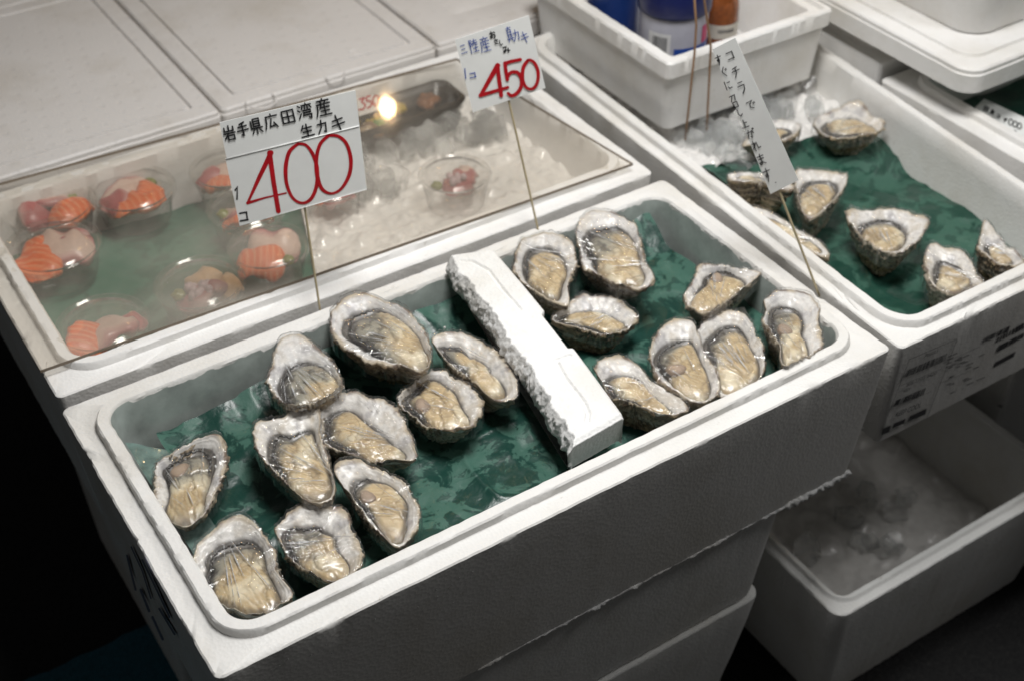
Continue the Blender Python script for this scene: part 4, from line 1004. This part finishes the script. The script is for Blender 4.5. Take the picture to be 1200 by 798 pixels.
def ribbon(pts, w, to3, off, smooth=False):
    "flat marker stroke with round ends; pts and w in crop units"
    p = np.array(pts, float)
    if smooth and len(p) > 2:
        k = len(p); out = []
        for i in range(k - 1):
            p0, p1, p2, p3 = p[max(i - 1, 0)], p[i], p[i + 1], p[min(i + 2, k - 1)]
            for j in range(8):
                t = j / 8; out.append(.5 * ((2 * p1) + (-p0 + p2) * t + (2 * p0 - 5 * p1 + 4 * p2 - p3) * t * t + (-p0 + 3 * p1 - 3 * p2 + p3) * t ** 3))
        p = np.array(out + [p[-1]])
    vs, fs = [], []
    n = len(p); ws = w if np.ndim(w) else np.full(n, w)
    if np.ndim(w): ws = np.interp(np.linspace(0, 1, n), np.linspace(0, 1, len(w)), w)
    L = []; Rr = []
    for i in range(n):
        t0 = p[i] - p[i - 1] if i else p[1] - p[0]; t1 = p[i + 1] - p[i] if i < n - 1 else p[i] - p[i - 1]
        t0 = t0 / (np.linalg.norm(t0) + 1e-9); t1 = t1 / (np.linalg.norm(t1) + 1e-9); t = t0 + t1; t /= (np.linalg.norm(t) + 1e-9)
        nn = np.array([-t[1], t[0]]); kk = 1 / max(.5, abs(np.dot(t, t1)))
        L.append(p[i] + nn * ws[i] / 2 * kk); Rr.append(p[i] - nn * ws[i] / 2 * kk)
    def cap(c, t, r):
        b = math.atan2(t[1], t[0]); return [c + r * np.array([math.cos(b + a), math.sin(b + a)]) for a in np.linspace(-1.2, 1.2, 5)]
    e1 = cap(p[-1], p[-1] - p[-2], ws[-1] / 2); e0 = cap(p[0], p[0] - p[1], ws[0] / 2)
    vs = L + Rr + e1 + e0
    for i in range(n - 1): fs.append((i, i + 1, n + i + 1, n + i))
    fs.append(tuple([n - 1] + [2 * n + 4 - q for q in range(5)] + [2 * n - 1]))
    fs.append(tuple([n] + [2 * n + 9 - q for q in range(5)] + [0]))
    return [to3(v, off) for v in vs], fs
def writing(root, name, strokes, to3, mat, off=.0006):
    V = []; F = []
    for i, st in enumerate(strokes):
        pts, w = st[0], st[1]; sm = st[2] if len(st) > 2 else False
        v, f = ribbon(pts, w, to3, off + (i % 7) * .00004, sm); k = len(V); V += v; F += [tuple(a + k for a in q) for q in f]
    return mk(name, V, F, mat, root, smooth=False)
def glyph(g, x, y, w, h, ang, lw):
    "glyph box with its top-left corner at (x, y) in crop units, rotated by ang degrees (screen)"
    a = math.radians(ang); ux = (math.cos(a), -math.sin(a)); uy = (math.sin(a), math.cos(a))
    return [([(x + ux[0] * p[0] * w + uy[0] * p[1] * h, y + ux[1] * p[0] * w + uy[1] * p[1] * h) for p in s], lw) for s in G[g]]

def sign(label, org, sc, corners, foot, stick_top, foot_z, lean, yaw_off=0.0, thick=.0008, mat=None):
    base = at(*foot, foot_z)
    d = np.array([CAM[0] - base[0], CAM[1] - base[1]]); d /= np.linalg.norm(d)
    a = math.radians(yaw_off); d = np.array([d[0] * math.cos(a) - d[1] * math.sin(a), d[0] * math.sin(a) + d[1] * math.cos(a)])
    L = math.radians(lean)
    n = np.array([d[0] * math.cos(L), d[1] * math.cos(L), math.sin(L)])
    to3 = lambda p, off=0.0: on_plane(org[0] + p[0] / sc, org[1] + p[1] / sc, base, n) + n * off
    root = empty('price_sign', base, label, 'sign')
    q = [to3(p, .0) for p in corners]; qb = [to3(p, -thick) for p in corners]
    N = 12
    def patch(Q):
        return [Q[0] * (1 - u) * (1 - v) + Q[1] * u * (1 - v) + Q[2] * u * v + Q[3] * (1 - u) * v for v in np.linspace(0, 1, N) for u in np.linspace(0, 1, N)]
    A = patch(q); B = patch(qb)
    V = A + B; F = [t[::-1] for t in grid_faces(N, N)] + grid_faces(N, N, off=N * N)
    bl = [i for i in range(N)] + [i * N + N - 1 for i in range(1, N)] + [(N - 1) * N + i for i in range(N - 2, -1, -1)] + [i * N for i in range(N - 2, 0, -1)]
    F += [(bl[i], bl[(i + 1) % len(bl)], bl[(i + 1) % len(bl)] + N * N, bl[i] + N * N) for i in range(len(bl))]
    mk('card', V, F, mat or M_CARD, root, smooth=False)
    tp = on_plane(*stick_top, base, n) - n * .0022; bb = base - n * .0022; dirv = (tp - bb)
    v, f = tube([bb - dirv * .10, bb, bb + dirv * .5, tp, tp + dirv * .35], [.0009, .00105, .00105, .00105, .00105], 8)
    mk('stick', v, f, M_STICK, root)
    return root, to3

# sign 1: 400
A1 = 13.4
r1, t1 = sign('grey price card reading 400 in red on a thin stick', (250, 90), 4.432, [(32, 240), (738, 72), (797, 585), (137, 775)], (374, 357), (357, 243), .006, 12)
S1 = [([(300, 395), (240, 520), (178, 656)], [26, 22, 12]), ([(178, 656), (270, 628), (378, 604)], [16, 9, 8]), ([(292, 395), (312, 540), (338, 698)], [26, 24, 24]),
      ([(440, 348), (395, 390), (376, 470), (382, 560), (415, 632), (465, 656), (510, 630), (537, 560), (538, 470), (515, 400), (480, 355), (440, 348)], [14, 20, 22, 18, 14, 14, 18, 20, 20, 18, 14, 14], True),
      ([(600, 304), (555, 350), (535, 430), (541, 520), (567, 585), (615, 606), (665, 580), (705, 510), (714, 430), (692, 350), (650, 310), (600, 304)], [16, 18, 20, 22, 18, 12, 14, 20, 20, 18, 16, 14], True)]
writing(r1, 'red_price', S1, t1, M_RED)
lw = 8.0; b = []
for g, x, y, w, h in (('iwa', 42, 262, 66, 78), ('te', 112, 242, 64, 80), ('ken', 180, 225, 70, 82), ('hiro', 258, 203, 72, 76), ('ta', 344, 178, 72, 78), ('wan', 430, 148, 76, 82), ('san', 520, 124, 82, 92), ('nama', 444, 254, 70, 70), ('ka', 528, 232, 60, 72), ('ki', 600, 208, 76, 86)):
    b += glyph(g, x, y, w, h, A1, lw)
writing(r1, 'black_writing', b, t1, M_BLACK)
writing(r1, 'counter_writing', glyph('one', 108, 574, 30, 62, 0, 9) + glyph('ko', 132, 702, 44, 54, 8, 8), t1, M_BLACK)
q = [t1(p, .0004) for p in ((64, 430), (756, 258), (797, 585), (137, 775))]
mk('lower_card_sheet', q, [(0, 3, 2, 1)], M_CARD, r1, smooth=False)
v, f = tube([t1((62, 429), .0006), t1((757, 257), .0006)], .0004, 6); mk('fold_line', v, f, plain('bright_edge', (.85, .86, .85), .4), r1)
v, f = tube([t1((137, 775), .0004), t1((797, 585), .0004)], .0003, 6); mk('card_lower_edge', v, f, bpy.data.materials['bright_edge'], r1)

# sign 2: 450
r2, t2 = sign('white price card reading 450 with blue writing on a stick', (520, 10), 6.138, [(80, 228), (612, 52), (732, 575), (210, 750)], (629, 264), (596, 119), .006, 10)
S2 = [([(388, 412), (325, 520), (264, 628)], [38, 30, 24]), ([(264, 626), (360, 598), (462, 568)], [28, 24, 20]), ([(386, 412), (400, 520), (414, 628)], [30, 30, 28]),
      ([(552, 368), (490, 380), (440, 396)], [22, 24, 26]), ([(440, 392), (447, 450), (458, 512)], [24, 26, 26]), ([(456, 500), (482, 462), (530, 462), (558, 505), (556, 562), (528, 608), (490, 628), (462, 610)], [20, 24, 26, 26, 26, 26, 24, 20], True),
      ([(605, 374), (574, 420), (566, 485), (576, 540), (606, 576), (648, 572), (676, 520), (678, 450), (655, 395), (625, 372), (605, 374)], [22, 26, 26, 24, 20, 22, 24, 24, 22, 20, 20], True)]
writing(r2, 'red_price', S2, t2, M_RED)
b = []
for g, x, y, w, h in (('mi3', 112, 268, 44, 66), ('riku', 172, 232, 62, 96), ('san', 246, 216, 74, 112), ('ma', 432, 140, 52, 112), ('ka', 484, 160, 54, 84), ('ki', 540, 176, 62, 84)):
    b += glyph(g, x, y, w, h, 16, 5.5)
b += glyph('bar', 135, 435, 34, 72, 4, 7) + glyph('ko', 182, 466, 46, 40, 10, 7)
writing(r2, 'blue_writing', b, t2, M_BLUE)
b = glyph('o', 322, 172, 46, 52, 16, 8) + glyph('sa', 356, 226, 36, 36, 16, 7) + glyph('shi', 392, 232, 30, 38, 10, 7) + glyph('mi', 416, 280, 54, 50, 16, 8)
writing(r2, 'black_writing', b, t2, M_BLACK)

# sign 3: tall strip
r3, t3 = sign('tall narrow white paper strip with vertical black handwriting on a stick', (820, 30), 3.8, [(56, 108), (158, 56), (440, 690), (315, 752)], (956, 338), (913, 226), .004, 8)
b = []
for g, x, y, w, h in (('ko', 112, 122, 34, 40), ('chi', 136, 192, 38, 46), ('ra', 160, 258, 36, 54), ('de', 202, 340, 40, 42), ('su', 64, 138, 28, 44), ('gu', 88, 192, 28, 42), ('ni', 104, 252, 32, 42),
                      ('sho', 128, 316, 32, 58), ('shi', 158, 380, 30, 32), ('ue', 176, 428, 34, 36), ('ga', 202, 470, 38, 42), ('re', 226, 520, 38, 46), ('mah', 248, 580, 36, 50), ('su', 274, 644, 36, 60), ('dot', 330, 694, 14, 14)):
    b += glyph(g, x, y, w, h, 22, 4.2)
writing(r3, 'black_writing', b, t3, M_BLACK)

# sign 4 at the far right, lying in the dark green box
def card4():
    z = -.018
    q = [at(1137, 133, z), at(1153, 117, z), at(1215, 146, z), at(1215, 176, z)]
    root = empty('price_sign', q[0], 'small white price card lying in the far right box', 'sign')
    up = np.array([0, 0, .001])
    V = [p + up for p in q] + [p - up for p in q]
    mk('card', V, [(0, 3, 2, 1), (4, 5, 6, 7)] + [(i, (i + 1) % 4, (i + 1) % 4 + 4, i + 4) for i in range(4)], M_CARD, root, smooth=False)
    t4 = lambda p, off=0.0: at(p[0], p[1], z + .0012 + off)
    b = []
    for g, x, y, w in (('ta', 1154, 124, 6), ('nama', 1162, 128, 5), ('ko', 1169, 134, 4), ('ki', 1157, 136, 6), ('ka', 1166, 142, 5), ('mi', 1176, 147, 5), ('ra', 1187, 152, 6), ('su', 1177, 138, 5)):
        b += glyph(g, x, y, w, w, -24, 1.0)
    for dx in (0, 5, 10):
        b.append(([(1184 + dx, 140 + dx * .45), (1182 + dx, 144 + dx * .45), (1184 + dx, 147 + dx * .45), (1187 + dx, 145 + dx * .45), (1186 + dx, 141 + dx * .45), (1184 + dx, 140 + dx * .45)], 1.3, True))
    writing(root, 'black_writing', b, t4, M_BLACK, .0003)
card4()
# small red price card by the tray
def card5():
    z = .0
    q = [at(417, 113, z), at(442, 108, z), at(449, 125, z), at(420, 134, z)]
    q = [p - np.array([0, 0, .003]) for p in q]
    o = mk('price_sign', q, [(0, 3, 2, 1)], plain('small_card', (.75, .72, .68), .5), smooth=False); tag(o, 'tiny price card with red 350 on the black food tray', 'sign')
    t5 = lambda p, off=0.0: at(p[0], p[1], -.003 + off)
    b = [([(421, 117), (427, 115), (424, 120), (428, 123), (426, 128), (421, 129)], 2.0, True), ([(434, 113), (430, 114), (430, 119), (434, 119), (435, 124), (431, 127)], 2.0, True), ([(440, 112), (437, 117), (439, 124), (444, 121), (443, 114), (440, 112)], 2.0, True)]
    writing(o, 'red_price', b, t5, M_RED, .0006)
card5()

# ------------------------------------------------------------------ crate of jars
CR = (0.662, 0.386, 0.884, 0.640)
A, f = sweep(CR, [(.012, -.016, .008), (.008, -.014, .01), (.004, .046, .01), (.004, .048, .01), (.0002, .050, .008), (0, .066, .006), (.0015, .068, .006), (.0065, .068, .005), (.0075, .0645, .005), (.0085, .0635, .005), (.0175, .0635, .005), (.0185, .062, .005), (.022, -.002, .008), (.05, -.003, .008)], None, .0006, 77)
crate = empty('foam_crate', (CR[0], CR[1], -.016), 'square white foam crate holding blue lidded jars on the ice', 'foam crate')
mk('crate_body', A, f, M_FOAM, crate, sharp=35)
def jar(label, c, r, h, bands, seed, cap):
    root = empty('jar', (c[0], c[1], c[2]), label, 'jar')
    v, f = lathe([(.001, 0), (r * .95, 0), (r, .003), (r, h - .002), (r * .96, h)], c, 48)
    mk('jar_body', v, f, plain('jar_white' + str(seed), (.48, .48, .54), .3), root)
    for k, (z0, z1, col) in enumerate(bands):
        v, f = lathe([(r * 1.006 + .0002 * k, z0), (r * 1.006 + .0002 * k, z1)], c, 64)
        mk('label_band', v, f, plain('band%d_%d' % (seed, k), col, .35), root)
    v, f = lathe([(r * 1.0, h), (r * 1.07, h + .0005), (r * 1.08, h + .003), (r * 1.07, h + cap), (r * 1.02, h + cap + .002), (.001, h + cap + .0022)], c, 48)
    mk('lid', v, f, plain('lid%d' % seed, (.008, .013, .075), .3), root)
    return root
BL_ = (.012, .06, .30)
cj = (.7265, .461, -.0015); RJ = .036
j1 = jar('big white jar with dark blue lid and barcode, middle of the foam crate', cj, RJ, .086, [(.050, .084, (.42, .42, .48))], 1, .03)
j2 = jar('white and blue jar at the left side of the foam crate', (.716, .552, -.0015), .029, .088, [(.020, .080, (.009, .035, .17))], 2, .03)
def on_cyl(c, r, a0, a1, z0, z1, n=6):
    v = []
    for z in (z0, z1):
        for i in range(n):
            a = a0 + (a1 - a0) * i / (n - 1); v.append((c[0] + r * math.cos(a), c[1] + r * math.sin(a), c[2] + z))
    return v, grid_faces(2, n)
V_ = []; F_ = []; rnd = random.Random(3); a = math.radians(197)
while a < math.radians(221):
    w_ = math.radians(rnd.choice((.6, 1.1, 1.6))); v, f = on_cyl(cj, RJ * 1.02, a, a + w_, .050, .066, 2); k = len(V_); V_ += v; F_ += [tuple(i + k for i in q) for q in f]; a += w_ + math.radians(rnd.choice((.7, 1.2)))
mk('barcode', V_, F_, M_PRINT, j1, smooth=False)
v, f = on_cyl(cj, RJ * 1.012, math.radians(188), math.radians(228), .046, .070, 12); mk('white_patch', v, f, plain('patch', (.62, .62, .62), .4), j1)
v, f = on_cyl(cj, RJ * 1.014, math.radians(170), math.radians(224), .022, .043, 16); mk('green_patch', v, f, plain('patchg', (.30, .36, .03), .4), j1)
v, f = on_cyl(cj, RJ * 1.014, math.radians(234), math.radians(330), .022, .054, 24); mk('blue_patch', v, f, plain('patchb', (.012, .06, .30), .4), j1)
v, f = on_cyl(cj, RJ * 1.02, math.radians(286), math.radians(305), .055, .074, 8); mk('pink_patch', v, f, plain('patchp', (.5, .02, .12), .4), j1)
# sauce bottle
cb = (.802, .474, -.0015)
bt = empty('sauce_bottle', cb, 'orange brown sauce bottle in the foam crate', 'bottle')
v, f = lathe([(.001, 0), (.019, 0), (.0205, .004), (.0205, .060), (.018, .074), (.012, .084), (.010, .10)], cb, 36); mk('bottle_body', v, f, plain('sauce', (.26, .075, .018), .2, nz=.5, ns=150, coat=.6), bt)
v, f = lathe([(.0208, .030), (.0208, .046)], cb, 36); mk('paper_label', v, f, plain('sauce_label', (.55, .52, .46), .5), bt)
V_ = []; F_ = []
for i in range(9):
    v, f = on_cyl(cb, .0211, math.radians(228 + i * 6), math.radians(231.5 + i * 6), .037, .041, 3); k = len(V_); V_ += v; F_ += [tuple(a_ + k for a_ in q) for q in f]
mk('label_print', V_, F_, M_PRINT, bt, smooth=False)
v, f = lathe([(.0112, .098), (.012, .10), (.012, .118), (.001, .119)], cb, 30); mk('cap', v, f, plain('sauce_cap', (.5, .04, .02), .4), bt)
jar('dark navy lidded jar at the back right of the foam crate', (.866, .575, -.0015), .0165, .072, [(.01, .06, (.03, .03, .08))], 3, .02)

# bamboo skewers standing in the ice in front of the crate
for k, pp in enumerate((((805, 145), (814, 62), (816, 30), (812, -25)), ((829, 135), (833, 55), (826, 5), (822, -25)))):
    n_ = np.array([0.05, -1, 0.0]); pts = [on_plane(*p, (0.69, .3765 - .001 * k, 0), n_) for p in pp]
    v, f = tube([pts[0] - (pts[1] - pts[0]) * .25] + pts, [.0009, .0011, .0012, .0012, .0012], 8)
    o = mk('skewer', v, f, M_BAMBOO); tag(o, ('left thin bamboo skewer standing against the foam crate', 'right thin bamboo skewer, nearer the paper strip, at the foam crate')[k], 'skewer')

# ------------------------------------------------------------------ printing on box sides
def front3(px, py, off=.0006):
    # the right box's front wall tapers 10 mm over 118 mm
    n = np.array([0.0, -1.0, -0.085]); n /= np.linalg.norm(n)
    return on_plane(px, py, (0.7, -.0055, 0), n) + n * off
def pr_quad(corners): return [front3(*p) for p in corners]
V_ = []; F_ = []
def addq(c4):
    k = len(V_); V_.extend(pr_quad(c4)); F_.append((k, k + 1, k + 2, k + 3))
K = lambda x, y: (1000 + x / 3.8, 350 + y / 3.8)
def lerp(a, b, t): return (a[0] + (b[0] - a[0]) * t, a[1] + (b[1] - a[1]) * t)
def bars(a, b, c, d, n, seed, fill=.55):
    rnd = random.Random(seed)
    for i in range(n):
        w_ = rnd.uniform(.3, .85) * fill * 1.3 / n; t0 = i / n; addq([lerp(a, b, t0), lerp(a, b, t0 + w_), lerp(d, c, t0 + w_), lerp(d, c, t0)])
bars(K(240, 315), K(418, 240), K(408, 275), K(222, 350), 34, 1, .8)
bars(K(190, 450), K(325, 392), K(312, 425), K(175, 478), 14, 2, .9)
addq([K(250, 520), K(325, 485), K(318, 512), K(238, 545)]); addq([K(130, 575), K(165, 560), K(158, 590), K(122, 605)]); addq([K(178, 553), K(232, 530), K(224, 552), K(170, 575)])
for a_, b_, w_ in (((245, 270), (460, 178), 1.6), ((460, 178), (325, 530), 1.6), ((250, 262), (150, 520), 1.2), ((205, 385), (395, 308), 1), ((180, 480), (345, 410), 1), ((195, 415), (240, 396), 1), ((395, 285), (560, 212), 1), ((380, 375), (520, 318), 1)):
    a2, b2 = K(*a_), K(*b_); dx, dy = b2[0] - a2[0], b2[1] - a2[1]; L = math.hypot(dx, dy); nx, ny = -dy / L * w_ / 7.6, dx / L * w_ / 7.6
    addq([(a2[0] + nx, a2[1] + ny), (b2[0] + nx, b2[1] + ny), (b2[0] - nx, b2[1] - ny), (a2[0] - nx, a2[1] - ny)])
bars(K(582, 172), K(700, 118), K(690, 145), K(572, 196), 12, 3, .9); bars(K(642, 172), K(760, 105), K(760, 130), K(632, 196), 9, 4, .9); bars(K(645, 208), K(760, 150), K(755, 172), K(635, 238), 16, 5, 1.1)
addq([K(632, 280), K(722, 232), K(712, 256), K(622, 304)]); 
rnd = random.Random(12)
for k in range(26):
    x = rnd.uniform(405, 560); y0_ = 430 - (x - 405) * .42 - rnd.uniform(0, 170)
    ln = rnd.uniform(14, 44)
    addq([K(x, y0_), K(x + ln, y0_ - ln * .42), K(x + ln, y0_ - ln * .42 + 3), K(x, y0_ + 3)])
mk('shipping_label_print', V_, F_, M_PRINT, right, smooth=False)
def text_on(root, s, p0, p1, hpx, mat, shear=.25):
    cu = bpy.data.curves.new('t', 'FONT'); cu.body = s; cu.size = 1; tmp = bpy.data.objects.new('t', cu); COL.objects.link(tmp)
    dg = bpy.context.evaluated_depsgraph_get(); me = bpy.data.meshes.new_from_object(tmp.evaluated_get(dg))
    vs = np.array([v.co[:] for v in me.vertices]); fs = [tuple(p.vertices) for p in me.polygons]
    bpy.data.objects.remove(tmp); bpy.data.curves.remove(cu)
    w_ = vs[:, 0].max(); a2, b2 = np.array(K(*p0)), np.array(K(*p1)); ex = (b2 - a2) / w_
    up = np.array([hpx * .38, -hpx]) / 3.8 / .72
    P = [front3(*(a2 + ex * v[0] + up * v[1])) for v in vs]
    mk('printed_words', P, fs, mat, root, smooth=False)
text_on(right, 'KEEP COOL', (182, 526), (296, 480), 24, M_PRINT)
text_on(right, '305-1101 0420', (230, 390), (366, 334), 15, M_PRINT)
text_on(right, 'NET', (218, 418), (250, 405), 13, M_PRINT)
text_on(right, 'FRAGILE', (312, 262), (372, 238), 16, M_PRINT)

# blue print on the left wall of the front box
def left3(px, py):
    n = np.array([-1.0, 0, -0.07]); n /= np.linalg.norm(n)
    return on_plane(px, py, (-.0012, .1, 0), n)
st = [([(155, 640), (168, 668), (178, 700)], 1.8), ([(168, 655), (185, 690), (200, 722)], 2.2), ([(150, 650), (160, 690)], 2.4), ([(166, 690), (176, 715)], 3), ([(188, 712), (206, 742)], 2.4), ([(180, 722), (192, 748)], 3)]
writing(main, 'blue_side_print', st, lambda p, off=0: left3(p[0], p[1]) + np.array([-off, 0, 0]), M_NAVY, .0008)
# handwriting on the dark box at the right
def dark3(p, off=0): return on_plane(p[0], p[1], (1.1, .0895, 0), np.array([0, -1.0, -.03])) + np.array([0, -off, 0])
dk = [o for o in COL.objects if o.get('label', '').startswith('dark foam box')][0]
b = [([(1168, 474), (1180, 478), (1174, 485), (1182, 490), (1170, 493)], 1.6, True), ([(1184, 486), (1182, 498)], 1.6), ([(1192, 486), (1183, 492), (1190, 500)], 1.6)]
writing(dk, 'black_writing', b, dark3, M_BLACK, .001)

# shed foam beads and bits
rnd = random.Random(5)
for k, (px, py, z, r) in enumerate(((532, 399, -.024, .0016), (497, 442, -.026, .0008), (521, 384, -.02, .0012), (868, 306, -.004, .0012))):
    c = at(px, py, z); v, f = lathe([(.0001, r), (r * .7, r * .7), (r, 0), (r * .7, -r * .7), (.0001, -r)], c, 12)
    o = mk('foam_bead', v, f, M_FOAM if k < 3 else plain('red_speck', (.3, .03, .01), .5)); tag(o, ('loose white foam bead on the green sheet left of the bar', 'tiny foam speck between two left oysters', 'small foam crumb near the back of the left compartment', 'tiny red speck on the right inner wall of the front box')[k], 'speck')
